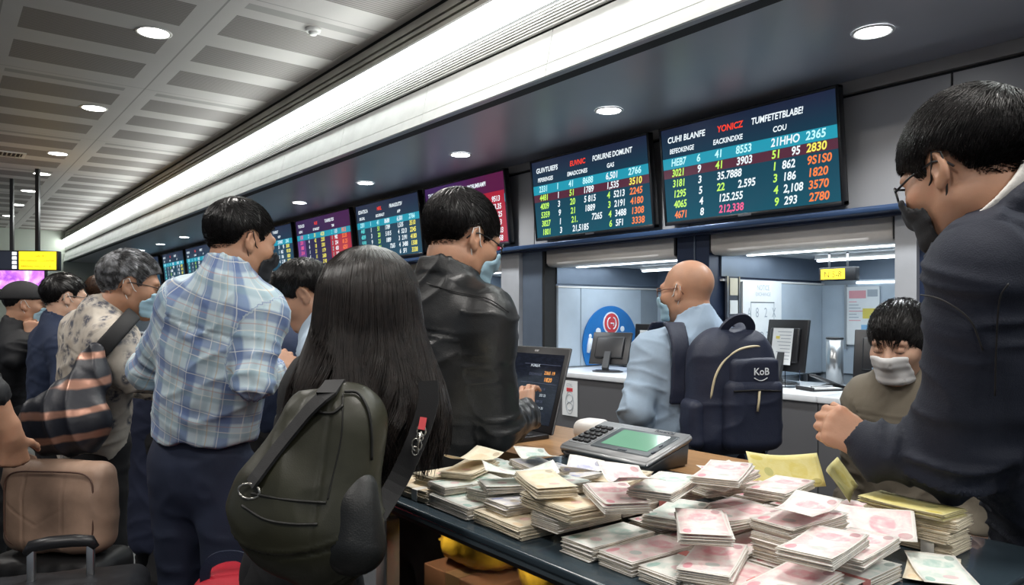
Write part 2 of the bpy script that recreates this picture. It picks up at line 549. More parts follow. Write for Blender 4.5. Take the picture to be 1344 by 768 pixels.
struct('pillar_left', MB().span((3.45, 4.30, 1.043), (3.6, 4.52, 1.905)), M['pillar'])
struct('booth_divider_wall', MB().span((3.47, 5.72, 1.043), (4.75, 6.2, 1.905)), M['bluegrey'])
w = MB(); w.use(M['bluegrey']).span((3.47, 7.4, 1.043), (3.6, YF, 1.905)).span((3.6, 7.4, 1.043), (4.75, 7.5, 1.905)); struct('wall_right_far', w)
for i, (a, b) in enumerate(BO):
    xb = 4.72
    w = MB()
    w.use(M['booth_grey']).span((xb, a - .1, 0), (xb + .05, b + .1, 1.95))
    w.use(M['booth_white']).span((xb - .015, a + .01, 1.05), (xb, b - .01, 1.63))
    w.use(M['bluegrey']).span((xb - .012, a + .01, 1.66), (xb, b - .01, 1.80))
    w.use(M['led_thin']).span((xb - .02, a + .02, 1.635), (xb - .002, b - .25, 1.648))
    struct('booth_back_wall', w)
    w = MB()                                                    # far side wall, faces the camera
    w.use(M['booth_white'])
    xs = [3.60, 3.83, 4.50] if i != 0 else [3.78, 4.18, 4.70]
    for p, q in zip(xs[:-1], xs[1:]): w.span((p + .004, b - .018, 1.05), (q - .004, b, 1.63))
    w.use(M['bluegrey']).span((3.60, b - .012, 1.66), (xb, b, 1.80))
    w.use(M['white_trim']).span((3.60, b - .022, 1.632), (xb, b, 1.645))
    w.use(M['booth_grey']).span((3.60, b - .012, 1.043), (xb, b, 1.05)).span((xs[-1], b - .014, 1.05), (xb, b, 1.63))
    if i == 0: w.use(M['black_gap']).span((3.745, b - .02, 1.05), (3.775, b, 1.63))
    struct('booth_side_wall', w)
    struct('booth_near_wall', MB().span((3.60, a - .04, 1.043), (xb, a, 1.905)), M['booth_grey'])
    c = MB().use(M['booth_ceiling']).span((3.60, a, 1.80), (xb, b, 1.84))
    c.use(M['booth_grey']).span((4.12, a, 1.796), (4.126, b, 1.80)).span((4.55, a, 1.796), (4.556, b, 1.80))
    struct('booth_ceiling', c)
    r = empty('shutter_box', (3.55, (a + b) / 2, 1.84), 0,
              'beige roller shutter box over the %s teller window' % ['rightmost', 'middle', 'third', 'fourth'][i], 'shutter')
    poly = [(-.06, .06), (-.06, -.035), (-.045, -.055), (-.02, -.062), (.10, -.062), (.10, .06)]
    hb = (b - a) / 2 - .02
    MB().prism(poly, -hb, hb, Matrix(((1, 0, 0, 0), (0, 0, -1, 0), (0, 1, 0, 0), (0, 0, 0, 1))), True).build('housing', M['shutter'], r)
    MB().span((-.055, -hb - .012, -.05), (.1, -hb, .055)).build('end_cap', M['black_plastic'], r); MB().span((-.055, hb, -.05), (.1, hb + .012, .055)).build('end_cap', M['black_plastic'], r)
    for j, (xx, zz) in enumerate(((3.70, 1.782), (4.32, 1.770))):
        t = empty('ceiling_strip_light', (xx, (a + b) / 2, zz), 0, 'thin white LED strip light at the %s of the %s booth ceiling' % (['front', 'back'][j], ['rightmost', 'middle', 'third', 'fourth'][i]), 'light', 'booth strip lights')
        y0 = -(b - a) / 2 + .03; y1 = (b - a) / 2 - (.12 if j == 0 else .2)
        MB().span((-.014, y0, -.008), (.014, y1, .006), .003).build('diffuser', M['led'], t)
        MB().span((-.02, y0 - .01, .006), (.02, y1 + .01, 1.80 - zz)).build('housing', M['white_trim'], t)
    # counter, split into its panel units
cuts = [-1.0, .6, 1.915, 3.12, 4.45, 5.75, 7.1, 8.4, 9.7, 11.5, 14.0, 18.9]
for a, b in zip(cuts[:-1], cuts[1:]):
    r = empty('counter_unit', (3.45, (a + b) / 2, 0), 0, None, 'counter')
    n = cuts.index(a)
    r['label'] = ['grey counter unit at the far right behind the man in the navy jacket', 'grey teller counter unit under the rightmost window with the steel cylinder',
                  'grey teller counter unit behind the bald man with the backpack', 'grey teller counter unit with a white notice stuck on its front',
                  'grey counter unit behind the man in the black leather jacket', 'grey counter unit behind the long-haired woman', 'grey counter unit beyond the bending young man', 'grey counter unit past the bending young man, eighth of the row', 'grey counter unit in shadow, ninth of the row', 'long grey counter unit, tenth of the row', 'long grey counter unit at the far end of the row'][n]
    h = (b - a) / 2
    MB().use(M['counter']).span((-.03, -h + .003, .1), (.6, h - .003, 1.005)).build('front_panel', M['counter'], r)
    MB().span((-.01, -h + .003, 0), (.58, h - .003, .1)).build('plinth', M['black_gap'], r)
    MB().span((-.045, -h + .001, 1.005), (.62, h - .001, 1.04), .005).build('worktop', M['counter_top'], r)
    MB().span((-.032, h - .16, .955), (-.0295, h - .04, .985)).build('number_plate', M['steel'], r)

# end of the hall
k = NT('far_wall'); v = k.co(); k.p(Base_Color=k.mix(k.noise(v, .6, 3), (.42, .47, .42, 1), (.55, .58, .5, 1)), Roughness=.6)
struct('wall_far', MB().span((-7, YF, 0), (6, YF + .1, 3.4)), k.m)

# ------------------------------------------------------------------ downlights
def downlight(x, y, z, r, lens, label, group, power):
    o = empty('downlight', (x, y, z), 0, label, 'light', group)
    t = MB(); n = 32
    prof = [(r * .80, .012), (r * .84, -.002), (r * .95, -.006), (r * 1.05, -.003), (r * 1.06, .0)]
    for (r0, z0), (r1, z1) in zip(prof[:-1], prof[1:]): t.cyl((0, 0, z0), (0, 0, z1 - 1e-5), r0, r1, n, False)
    t.build('trim_ring', M['white_trim'], o)
    MB().cyl((0, 0, .0005), (0, 0, -.0035), r * .86, None, n).build('lens', lens, o)
    li = bpy.data.lights.new('downlight_lamp', 'SPOT'); li.energy = power; li.spot_size = 2.3; li.spot_blend = .8; li.shadow_soft_size = .06
    li.color = (1, .95, .88) if z > 3 else (.93, .97, 1)
    lo = bpy.data.objects.new('downlight_lamp', li); COL.objects.link(lo); lo.location = (x, y, z - .03)
    return o
ORD = ['first', 'second', 'third', 'fourth', 'fifth', 'sixth', 'seventh', 'eighth', 'ninth', 'tenth', 'eleventh', 'twelfth', 'thirteenth', 'fourteenth']
for i, y in enumerate((5.15, 7.38, 9.75, 11.3, 13.0, 14.8, 16.6)):
    downlight(1.12, y, 3.25, .105, M['lamp_lens'], 'round white downlight in the panelled ceiling, %s along its row' % ORD[i], 'ceiling downlights', 75)
for i in range(12):
    downlight(2.95, 1.42 + 1.46 * i, 2.57, .075, M['lamp_lens_cool'], 'small cool downlight in the grey soffit, %s from the right' % ORD[i], 'soffit downlights', 60)
# lamps further along the same rows, behind and beside the camera
for x, y in ((1.12, 2.9), (1.12, .6), (-.9, 2.9), (-.9, .6), (-.9, 5.1), (1.12, -1.6), (-.9, -1.6)):
    li = bpy.data.lights.new('hall_lamp', 'AREA'); li.energy = 26; li.shape = 'DISK'; li.size = .5; li.color = (1, .96, .91)
    lo = bpy.data.objects.new('hall_lamp', li); COL.objects.link(lo); lo.location = (x, y, 3.24)
for a, b in BO[:3]:
    li = bpy.data.lights.new('booth_lamp', 'AREA'); li.energy = 6; li.shape = 'RECTANGLE'; li.size = .5; li.size_y = b - a - .2; li.color = (.82, .92, 1)
    lo = bpy.data.objects.new('booth_lamp', li); COL.objects.link(lo); lo.location = (4.0, (a + b) / 2, 1.79)

v_ = empty('air_vent', (.52, 10.1, 3.25), 0, 'grey louvred air vent in the panelled ceiling', 'vent')
g = MB(); g.span((-.32, -.16, -.012), (.32, -.13, .0)).span((-.32, .13, -.012), (.32, .16, 0)).span((-.32, -.13, -.012), (-.29, .13, 0)).span((.29, -.13, -.012), (.32, .13, 0))
g.build('frame', M['white_trim'], v_)
g = MB()
for i in range(14): g.box((-.27 + i * .0415, 0, -.006), (.012, .26, .012), Matrix.Rotation(.5, 3, 'Y'))
g.build('louvre', M['fascia_grey'], v_)
MB().span((-.29, -.13, -.002), (.29, .13, .0)).build('backing', M['black_gap'], v_)
s_ = empty('smoke_detector', tuple(W(411, 38, 967 * 1.8 / (410 - 38)))[:2] + (3.25,), 0, 'small round smoke detector on the ceiling panels', 'detector')
MB().cyl((0, 0, 0), (0, 0, -.02), .05, .045).cyl((0, 0, -.02), (0, 0, -.04), .03, .02).build('housing', M['white_trim'], s_)

# ------------------------------------------------------------------ hanging signs at the far end
def sign_parts(name, items, M0, parent):
    for it in items:
        mb = MB(); sign_text(mb, [it], M0); mb.build(name, None, parent)
def sign_text(mb, items, M0):
    for (s, x, z, size, m, sx) in items:
        text_into(mb, s, size, m, M0 @ Matrix.Translation((x, 0, z)) @ Matrix.Rotation(PI / 2, 4, 'X'), sx=sx)
d = 9.2
p0 = W(-40, 342, d); p1 = W(72, 342, d); c = W(16, 342, d)
sg = empty('hanging_sign', c, -math.radians(28), 'long hanging sign, dark half and bright yellow half, below the ceiling', 'sign')
hw = np.linalg.norm(p1 - p0) / 2 * 1.02; hh = 13 * d / 967
MB().span((-hw, -.05, -hh), (hw, .05, hh), .008).build('housing', M['black_plastic'], sg)
yl = glow('sign_yellow', (1.0, .72, .02), 1.15); 
q = MB().use(yl).span((.10, -.056, -hh + .012), (hw - .02, -.051, hh - .012)); q.build('yellow_panel', yl, sg)
q = MB().use(glow('sign_dark', (.02, .025, .04), .6)).span((-hw + .02, -.056, -hh + .012), (.09, -.051, hh - .012)); q.build('dark_panel', None, sg)
ink = plain('sign_ink', (.02, .018, .01), .6); wht = glow('sign_white', (.9, .95, 1), 1.3)
sign_parts('lettering', [('\u2192 GATES', .22, .045, .035, ink, 1.3), ('EXCHANGE  COUNTERS', .12, -.015, .036, ink, 1.0), ('ARRIVAL HALL A 1-8', .12, -.085, .036, ink, 1.05)], Matrix.Translation((0, -.058, 0)), sg)
q = MB()
for j in range(4): q.use(wht).box((.05, -.058, -.085 + j * .056), (.05, .002, .04))
q.build('symbol_column', None, sg)
MB().span((.27, -.025, hh), (.31, .025, 3.25 - c[2])).build('pole', M['black_plastic'], sg)
yl_l = bpy.data.lights.new('sign_glow', 'POINT'); yl_l.energy = 5; yl_l.color = (1, .6, .05); yl_l.shadow_soft_size = .15
o = bpy.data.objects.new('sign_glow', yl_l); COL.objects.link(o); o.location = W(62, 312, 8.6)
d = 9.9
p0 = W(-60, 366, d); p1 = W(56, 366, d); c = (p0 + p1) / 2
pt = empty('advert_screen', c, -math.radians(28), 'purple and pink lit advertising screen under the yellow sign', 'screen')
hw = np.linalg.norm(p1 - p0) / 2; hh = 15 * d / 967
MB().span((-hw, -.03, -hh), (hw, .03, hh), .006).build('frame', M['black_plastic'], pt)
k = NT('purple_screen'); v = k.co(); n = k.noise(v, 4, 4, .6, 1.0)
cc = k.ramp(n, [(.32, (.30, .04, .55)), (.5, (.62, .20, .85)), (.62, (.85, .45, .95)), (.72, (1, .8, 1))])
k.p(Base_Color=(0, 0, 0, 1), Emission_Color=cc, Emission_Strength=1.3)
MB().span((-hw + .02, -.036, -hh + .015), (hw - .02, -.031, hh - .015)).build('picture', k.m, pt)
MB().span((hw - .45, -.02, hh), (hw - .41, .02, 3.25 - c[2])).span((-hw + .3, -.02, hh), (-hw + .34, .02, 3.25 - c[2])).build('pole', M['black_plastic'], pt)
# ================================================================== RATE BOARDS
def scr(name, top, bot, side=None):
    k = NT(name); v = k.co('Generated'); X, Y, Z = k.sep(v)
    c = k.ramp(Z, [(0.0, bot), (.55, tuple((a + b) / 2 for a, b in zip(top, bot))), (1.0, top)])
    if side: c = k.mix(k.ramp(X, [(.35, (0, 0, 0)), (.85, (1, 1, 1))]), c, (*side, 1))
    c = k.mix(k.math('MULTIPLY', k.noise(v, 3, 3), .14), c, (.10, .03, .07, 1))
    k.p(Base_Color=(.004, .006, .01, 1), Roughness=.35, Specular_IOR_Level=.15, Emission_Color=c, Emission_Strength=1.0)
    return k.m
G = {n: glow('board_' + n, c, s, (.02, .02, .02)) for n, c, s in (
    ('white', (.86, .95, 1), .95), ('green', (.55, .95, .12), .95), ('yellow', (.95, .85, .12), .95), ('orange', (1, .22, .05), .95), ('red', (1, .05, .02), .95),
    ('cyanw', (.55, .95, 1), .95), ('cyan', (.01, .30, .42), .95), ('teal', (.12, .75, .75), .9), ('pink', (.95, .12, .3), .9), ('redband', (.40, .01, .035), .9), ('purple', (.16, .05, .26), .8), ('dim', (.10, .02, .045), .8))}
TEAL = scr('screen_teal', (.005, .016, .040), (.003, .085, .125))
TEAL2 = scr('screen_teal_far', (.006, .02, .05), (.01, .075, .12))
PURP = scr('screen_purple', (.030, .012, .07), (.012, .03, .07), (.05, .012, .07))
MAGE = scr('screen_magenta', (.035, .012, .09), (.05, .010, .05), (.09, .008, .05))
SHEAR = Matrix(((1, .16, 0, 0), (0, 1, 0, 0), (0, 0, 1, 0), (0, 0, 0, 1)))

def board(label, y0, y1, X, tilt, skin, title, head, rows, style, zc=2.245, hh=.285):
    w = y1 - y0; H = 2 * hh; near_ = True
    o = empty('rate_board', (X, (y0 + y1) / 2, zc), 0, label, 'screen', 'exchange rate boards')
    o.rotation_euler = Matrix.Rotation(-PI / 2, 3, 'Z').to_4x4().to_euler()
    o.rotation_euler = (Matrix.Rotation(-PI / 2, 4, 'Z') @ Matrix.Rotation(tilt, 4, 'X')).to_euler()
    fr = MB(); b = .016
    fr.span((-w / 2, -.018, -hh), (w / 2, .03, -hh + b * 1.4), .003, 1).span((-w / 2, -.018, hh - b), (w / 2, .03, hh), .003, 1)
    fr.span((-w / 2, -.018, -hh), (-w / 2 + b, .03, hh), .003, 1).span((w / 2 - b, -.018, -hh), (w / 2, .03, hh), .003, 1)
    fr.span((-w / 2 + .005, .0, -hh + .005), (w / 2 - .005, .028, hh - .005))
    fr.build('bezel', M['black_plastic'], o)
    MB().span((-w * .3, .028, -hh * .7), (w * .3, .055, hh * .7), .01).build('back_cover', M['dark_plastic'], o)
    MB().span((-.08, .05, -.10), (.08, .085, .04)).build('wall_bracket', M['steel'], o)
    MB().span((-.04, -.0195, -hh + .006), (.04, -.018, -hh + .016)).build('maker_badge', M['steel'], o)
    iw, ih = w - 2 * b, H - 2.4 * b
    sc = MB().span((-iw / 2, -.012, -ih / 2 + .003), (iw / 2, -.004, ih / 2 + .003)).build('screen', skin, o)
    P = lambda u, v: (-iw / 2 + u * iw, -.0135, ih / 2 - v * ih)
    def strip(name, u0, u1, v0, v1, m, yo=0.0):
        a, c = P(u0, v1), P(u1, v0)
        MB().span((a[0], -.0128 - yo, a[2]), (c[0], -.0120 - yo, c[2])).build(name, m, sc)
    def row(name, items, v, size):
        mb = MB()
        for s, u, m, sx in items:
            if not s: continue
            p = P(u, v)
            text_into(mb, s, size, G[m], Matrix.Translation(p) @ Matrix.Rotation(PI / 2, 4, 'X') @ SHEAR, bold=size * .025, sx=sx)
            if near_: mb.build(name, None, sc); mb = MB()
        if not near_: mb.build(name, None, sc)
    r0, dv = .355, .113
    strip('highlight_band', 0, 1, r0 - .045, r0 + .072, G['cyan'])
    if style == 'teal':
        strip('tint_band', 0, 1, r0 + .075, r0 + .17, G['dim'])
    if style in ('purple', 'magenta'):
        strip('colour_column', .0, .16, r0 + .08, .98, G['purple'])
        strip('colour_column', .64, .99, r0 + (.08 if style == 'purple' else -.1), .98, G['redband'], .0002)
    row('title_lettering', [(title[0], .04, 'white', .92), (title[1], .365, 'red', .9), (title[2], .565, 'white', .80)], .145, ih * .088)
    row('header_lettering', [(head[0], .05, 'white', .75), (head[1], .335, 'white', .85), (head[2], .68, 'white', .9)], .262, ih * .072)
    for i, it in enumerate(rows):
        row('rate_figure_lettering', it, r0 + dv * i + .042, ih * .108)
    return o

def mkrows(raw, style):
    out = []
    for i, (a, b, c1, c2, d1, d2, e) in enumerate(raw):
        hi = i == 0
        if style == 'teal':
            ca = 'cyanw' if hi else 'orange' if i == 5 and b == '8' else 'green'
            ce = 'cyanw' if hi else ('yellow' if i == 1 else 'orange')
            cc = 'cyanw' if hi else ('green' if c1 else 'white')
            cd = 'white' if hi else 'green'
            c2c = 'cyanw' if hi else ('pink' if i == 5 and b == '8' else 'white')
        elif style == 'far':
            ca, cc, cd, ce = 'teal', 'green', 'white', 'yellow'; c2c = 'white'
            if hi: ca = cc = cd = ce = 'cyanw'
        elif style == 'purple':
            ca, cc, cd, ce, c2c = 'pink', 'yellow', 'teal', 'orange', 'yellow'
        else: ca, cc, cd, ce, c2c = 'pink', 'white', 'white', 'white', 'white'
        out.append([(a, .055, ca, .80), (b, .225, 'white' if not hi else 'cyanw', .9), (c1, .34, cc, .9), (c2, .345 + .055 * len(c1) + (.012 if c1 else 0), c2c, .85),
                    (d1, .665, cd, .9), (d2, .665 + .052 * len(d1), 'white', .85), (e, .845, ce, .92)])
    return out
R1 = [('HEB7', '6', '41', '8553', '', '21HHO', '2365'), ('3021', '9', '41', '3903', '51', '95', '2830'), ('3181', '3', '', '35.7888', '1', '862', '9S1S0'),
      ('1295', '5', '22', '2.595', '3', '186', '1820'), ('4065', '4', '', '125.255', '4', '2,108', '3570'), ('4671', '8', '', '212,338', '9', '293', '2780')]
R2 = [('2331', '1', '41', '8688', '', '6,501', '2766'), ('4481', '1', '51', '1789', '', '1,535', '3510'), ('4009', '3', '20', '5 815', '4', '5213', '2245'),
      ('5359', '9', '21', '1889', '3', '2191', '4180'), ('3827', '1', '21.', '7265', '4', '3488', '1308'), ('1801', '3', '', '21,5185', '6', '5F1', '3338')]
R3 = [('1130', '2', '31', '4120', '2', '113', '9513'), ('2201', '4', '42', '2255', '1', '982', 'S3.35'), ('1880', '6', '18', '3301', '3', '254', '81.25'),
      ('3314', '1', '21', '1179', '2', '450', '6253'), ('4102', '5', '11', '2680', '1', '333', '2.003'), ('2265', '2', '16', '2190', '2', '204', '3358')]
BX = 3.40
T = math.radians(6)
board('large exchange rate board on the right, red word in its title', 1.778, 2.872, BX, T, TEAL, ('CUHI BLANFE', 'YONICZ', 'TUMFETETBLABE!'), ('BEFEOKENGE', 'EACKINDIXE', 'COU'), mkrows(R1, 'teal'), 'teal')
board('second rate board from the right, above the bald man', 2.952, 4.06, BX, T, TEAL, ('GUIVTUIEFS', 'EUVNIC', 'FORURNE DOMUNT'), ('PEPERENGES', 'EMADCONES', 'GAS'), mkrows(R2, 'teal'), 'teal')
board('purple and red rate board behind the head of the man in leather', 4.36, 5.51, BX, T, MAGE, ('TARI', 'TONE', 'IMOBUMRAMPI'), ('FORM', 'BUY', ''), mkrows(R3, 'magenta'), 'magenta')
board('teal rate board with yellow green right column, above the long-haired woman', 5.60, 6.84, BX, T, TEAL2, ('EDIATECA', 'NRIL', 'FRANUDUTSV'), ('BRUONL', 'BOURRAGT', 'APP'), mkrows(R2, 'far'), 'far')
board('purple rate board with orange figures, above the bending young man', 6.96, 8.40, BX, T, PURP, ('TUDUCSI', 'NUE', 'TUARREUTEX'), ('BUENCI', 'BY MOREST', 'TIMI'), mkrows(R3, 'purple'), 'purple')
board('teal rate board just right of the plaid shirt man', 8.52, 9.96, BX, T, TEAL2, ('BAOCTEY', 'DEU', 'TVARREGT'), ('BOURN', 'AGER', 'REOP'), mkrows(R1, 'far'), 'far')
board('teal rate board just left of the plaid shirt man', 10.15, 11.6, BX, T, TEAL2, ('BUATCET', 'TIL', 'FARREBE'), ('BORAN', 'CHANGE', 'TAP'), mkrows(R2, 'far'), 'far')
board('small far rate board with red title right of the grey-haired head', 11.75, 13.2, BX, T, TEAL2, ('NETACEI', 'NEL', 'FABREUT'), ('BOUR', 'CHARGE', 'OP'), mkrows(R3, 'far'), 'far')
board('farther rate board beside the grey-haired head', 13.35, 14.8, BX, T, TEAL2, ('BATICEY', 'TEI', 'FAUREDT'), ('BOUN', 'AGER', 'OP'), mkrows(R1, 'far'), 'far')
board('farthest rate board at the end of the wall', 15.1, 17.6, BX, T, TEAL2, ('DUATIEC', 'DIL', 'TABREVT'), ('BURN', 'AGES', 'TOP'), mkrows(R2, 'far'), 'far')
# ================================================================== THINGS IN THE TELLER BOOTHS
paper = plain('white_paper', (.80, .82, .82), .6)
paper_pink = plain('printed_pink', (.75, .35, .38), .6)
ink_grey = plain('ink_grey', (.38, .42, .46), .6)
ink_dark = plain('ink_dark', (.05, .06, .08), .6)
ink_red = plain('ink_red', (.62, .06, .07), .5)
ink_yel = plain('ink_yellow', (.75, .62, .12), .5)
ink_white = plain('ink_white', (.85, .9, .95), .5)
sign_blue = plain('sign_blue', (.02, .17, .48), .3)
pale_blue = plain('pale_blue', (.25, .5, .75), .4)

def monitor(label, x, y, heading, w, h, tilt, lift=.13, doc=False, wide=False, back=True):
    """heading: direction its screen looks (radians, world); origin on the counter"""
    o = empty('monitor', (x, y, 1.04), heading - PI / 2, label, 'monitor')
    Mt = Matrix.Translation((0, 0, lift)) @ Matrix.Rotation(tilt, 4, 'X')
    R3 = Mt.to_3x3()
    m = MB(); c = Mt @ Vector((0, 0, h / 2)); m.box(c, (w, .018, h), R3, .005); c = Mt @ Vector((0, -.018, h * .5))
    m.box(c, (w * .72, .022, h * .66), R3, .009); m.build('screen_housing', M['black_plastic'], o)
    c = Mt @ Vector((0, .0095, h / 2)); MB().box(c, (w - .024, .002, h - .024), R3).build('display', glow('monitor_display', (.35, .5, .6), .5), o)
    m = MB(); top = Mt @ Vector((0, -.03, h * .35))
    m.tube([(0, -.035, .012), (0, -.05, lift * .6), tuple(top)], .012, 8, flat=(.045, .02)); m.build('stand_arm', M['dark_plastic'], o)
    m = MB()
    poly = [(math.cos(a) * .11, math.sin(a) * .075 - .01) for a in np.linspace(0, 2 * PI, 28, endpoint=False)]
    m.prism(poly, 0, .008); m.prism([(q[0] * .8, q[1] * .8) for q in poly], .008, .013); m.build('stand_base', M['dark_plastic'], o)
    if doc:
        d_ = MB().use(paper); c = Mt @ Vector((-.005, -.031, h * .47)); d_.box(c, (w * .5, .002, h * .7), R3)
        d_.use(ink_grey)
        for i in range(9):
            c = Mt @ Vector((.01 + .006 * (i % 3), -.0325, h * (.75 - .065 * i))); d_.box(c, (w * (.34 - .05 * (i % 3)), .001, .004), R3)
        d_.use(ink_yel); c = Mt @ Vector((-.04, -.0328, h * .64)); d_.box(c, (.03, .001, .016), R3)
        d_.build('attached_paper', None, o)
    return o
monitor('small black monitor seen from behind beneath the blue round sign', 3.66, 3.58, .35, .29, .235, -.38, .05)
monitor('black monitor with a white sheet, half hidden by the bald man', 3.90, 3.42, .1, .26, .26, -.1, .07, doc=True)
monitor('black monitor with a white paper sheet stuck on its back', 3.86, 2.37, -.25, .31, .30, -.14, .07, doc=True)
monitor('large dark monitor beside the steel cylinder', 3.97, 1.84, .25, .33, .27, -.2, .05)

o = empty('steel_cylinder', (4.0, 2.14, 1.04), 0, 'tall brushed steel cylinder standing on the counter', 'canister')
MB().cyl((0, 0, 0), (0, 0, .262), .046, None, 32).build('body', M['steel'], o)
MB().cyl((0, 0, .262), (0, 0, .27), .048, .044, 32).build('rim', M['dark_plastic'], o)
o = empty('document_tray', (3.70, 2.04, 1.0405), -.4, 'flat black tray with pens on the counter by the cylinder', 'tray')
MB().span((-.12, -.07, 0), (.12, .07, .008), .003).span((-.12, -.07, .008), (-.112, .07, .02)).span((.112, -.07, .008), (.12, .07, .02)).build('tray_base', M['black_plastic'], o)
MB().cyl((-.1, -.03, .022), (.08, .02, .028), .004, None, 8).build('pen', M['steel'], o)
MB().span((-.09, -.05, .008), (.07, .05, .013)).build('paper_pad', paper, o)
MB().box((.03, .03, .048), (.17, .05, .012), Matrix.Rotation(.35, 3, 'Y'), .004).build('folder', M['dark_plastic'], o)
k = NT('clear_glass'); k.p(Base_Color=(.9, .95, 1, 1), Roughness=.03, Transmission_Weight=1.0, IOR=1.3); GLASS = k.m
o = empty('drinking_glass', W(1154, 508, 3.72)[:2].tolist() + [1.04], 0, 'clear tumbler on the counter beside the masked woman', 'glass')
m = MB().cyl((0, 0, 0), (0, 0, .13), .026, .034, 24, False).cyl((0, 0, .012), (0, 0, .13), .023, .032, 24, False).cyl((0, 0, 0), (0, 0, .012), .026, .026, 24)
m.build('glass_wall', GLASS, o)
o = empty('acrylic_stand', (3.70, 2.22, 1.04), -.3, 'small clear acrylic card stand behind the monitor with the sheet', 'stand')
MB().span((-.05, -.003, 0), (.05, .003, .09)).build('panel', GLASS, o); MB().span((-.05, -.03, 0), (.05, .03, .004)).build('foot', GLASS, o)

# poster on the back wall of the right booth
c = W(1106, 417, 4.78)
o = empty('wall_poster', (4.69, 2.32, 1.43), -PI / 2, 'tall white poster with pink heading on the booth back wall', 'poster')
MB().span((-.105, -.004, -.19), (.105, .004, .185)).build('sheet', paper, o)
MB().span((-.118, -.012, -.22), (-.105, .006, .20)).build('side_rail', M['steel'], o)
m = MB().use(paper_pink).span((-.09, -.0055, .11), (.02, -.004, .16)); m.use(ink_grey).span((.03, -.0055, .12), (.095, -.004, .165))
for i in range(7): m.use(ink_grey if i % 3 else paper_pink).span((-.09, -.0055, .085 - i * .02), (-.09 + .05 + .013 * (i * 5 % 4), -.004, .09 - i * .02))
m.use(ink_yel).span((.0, -.0055, -.02), (.09, -.004, .045)); m.use(sign_blue).span((.045, -.006, -.12), (.09, -.004, .0)); m.use(pale_blue).span((-.01, -.0055, -.14), (.04, -.004, -.06))
m.build('printed_blocks', None, o)

# small yellow counter sign
c = W(1098, 360, 4.3)
o = empty('counter_sign', c, -PI / 2 + .0, 'small lit yellow sign in a black case inside the right booth', 'sign')
MB().span((-.10, -.02, -.038), (.12, .035, .04), .006).build('case', M['black_plastic'], o)
yl2 = glow('counter_sign_yellow', (1.0, .70, .02), 1.3)
MB().span((-.085, -.0225, -.029), (.06, -.02, .03)).build('lit_panel', yl2, o)
m = MB(); sign_text(m, [('N 5-8', -.065, -.018, .05, ink, .9)], Matrix.Translation((0, -.0235, 0))); m.build('lettering', None, o)
MB().cyl((.06, .01, .035), (.06, .01, 1.80 - c[2]), .006).cyl((-.05, .01, .035), (-.05, .01, 1.80 - c[2]), .006).build('hanger', M['steel'], o)

# whiteboard and notice strip on the side wall of the right booth (face -Y)
o = empty('whiteboard', (3.99, 2.596, 1.40), 0, 'whiteboard with sketched diagrams on the booth side wall', 'whiteboard')
MB().span((-.205, -.004, -.30), (.205, .006, .235)).build('board', paper, o)
sign_parts('marker_lettering', [('NOTICE', -.06, .185, .045, ink_grey, .8), ('EXCHANGE', -.075, .15, .03, ink_grey, 1), ('A', -.16, .02, .085, ink_grey, .7), ('8', -.075, .02, .085, ink_grey, .8), ('2', .015, .02, .085, ink_grey, .8), ('X', .10, .02, .085, ink_grey, .7),
              ('I', -.15, -.12, .075, ink_grey, 1), ('O 3', -.04, -.12, .075, ink_grey, .9), ('Y', .11, -.12, .075, ink_grey, .8)], Matrix.Translation((0, -.0045, 0)), o)
m = MB()
m.use(ink_dark).span((-.125, -.0055, .108), (.125, -.0045, .113)); m.use(ink_grey).span((.12, -.0055, -.25), (.123, -.0045, .11)).span((-.125, -.0055, -.25), (-.122, -.0045, .11))
m.build('drawn_marks', None, o)
o = empty('notice_strip', (3.685, 2.596, 1.36), 0, 'dark glazed strip holding small cards beside the whiteboard', 'notice board')
MB().span((-.06, -.004, -.28), (.06, .006, .30)).build('backing', ink_dark, o)
for j, (z, hh, mt) in enumerate(((.24, .05, ink_yel), (.12, .04, paper), (.0, .05, pale_blue), (-.13, .04, paper))):
    MB().span((-.03, -.008, z - hh), (.045, -.004, z + hh)).build('card', plain('card_%s' % 'abcd'[j], ((.6, .55, .42), (.7, .72, .7), (.25, .3, .38), (.6, .6, .6))[j], .6), o)
MB().span((-.062, -.012, -.28), (-.052, .004, .30)).span((.052, -.012, -.28), (.062, .004, .30)).build('frame', M['steel'], o)

# blue round sign on the side wall of the middle booth (faces -Y)
o = empty('round_sign', (4.14, 4.024, 1.20), 0, 'big blue round sign with a red emblem in the middle booth', 'sign')
poly = [(.30 * math.cos(a), max(-.15, .30 * math.sin(a))) for a in np.linspace(0, 2 * PI, 96, endpoint=False)]
MB().prism(poly, -.004, .006, Matrix.Rotation(PI / 2, 4, 'X')).build('disc', sign_blue, o)
m = MB().use(ink_white).cyl((0, -.006, .165), (0, -.010, .165), .088, None, 40); m.use(ink_red).cyl((0, -.010, .165), (0, -.0125, .165), .077, None, 40)
m.use(ink_white)
for s_ in (-1, 1):
    m.tube([(s_ * (.012 + .036 * math.sin(a)), -.014, .165 + .045 * math.cos(a)) for a in np.linspace(.15, PI * .95, 10)], .005, 6)
m.tube([(-.012, -.014, .165), (.02, -.014, .165), (.02, -.014, .145)], .005, 6)
m.build('emblem', None, o)
sign_parts('lettering', [('CURRENCY EXCHANGE', -.15, .045, .034, ink_white, .85), ('INTERNATIONAL', -.155, .002, .042, ink_white, .95), ('2 Exchange Rates', -.08, -.045, .034, ink_white, .9),
              ('EXCHANGE', -.02, -.10, .038, ink_white, .95), ('RATE DESK', -.02, -.142, .036, ink_white, .9)], Matrix.Translation((0, -.0065, 0)), o)
m = MB().use(ink_white)
m.cyl((-.14, -.006, .105), (-.14, -.009, .105), .026, None, 20).cyl((.125, -.006, .12), (.125, -.009, .12), .022, None, 20)
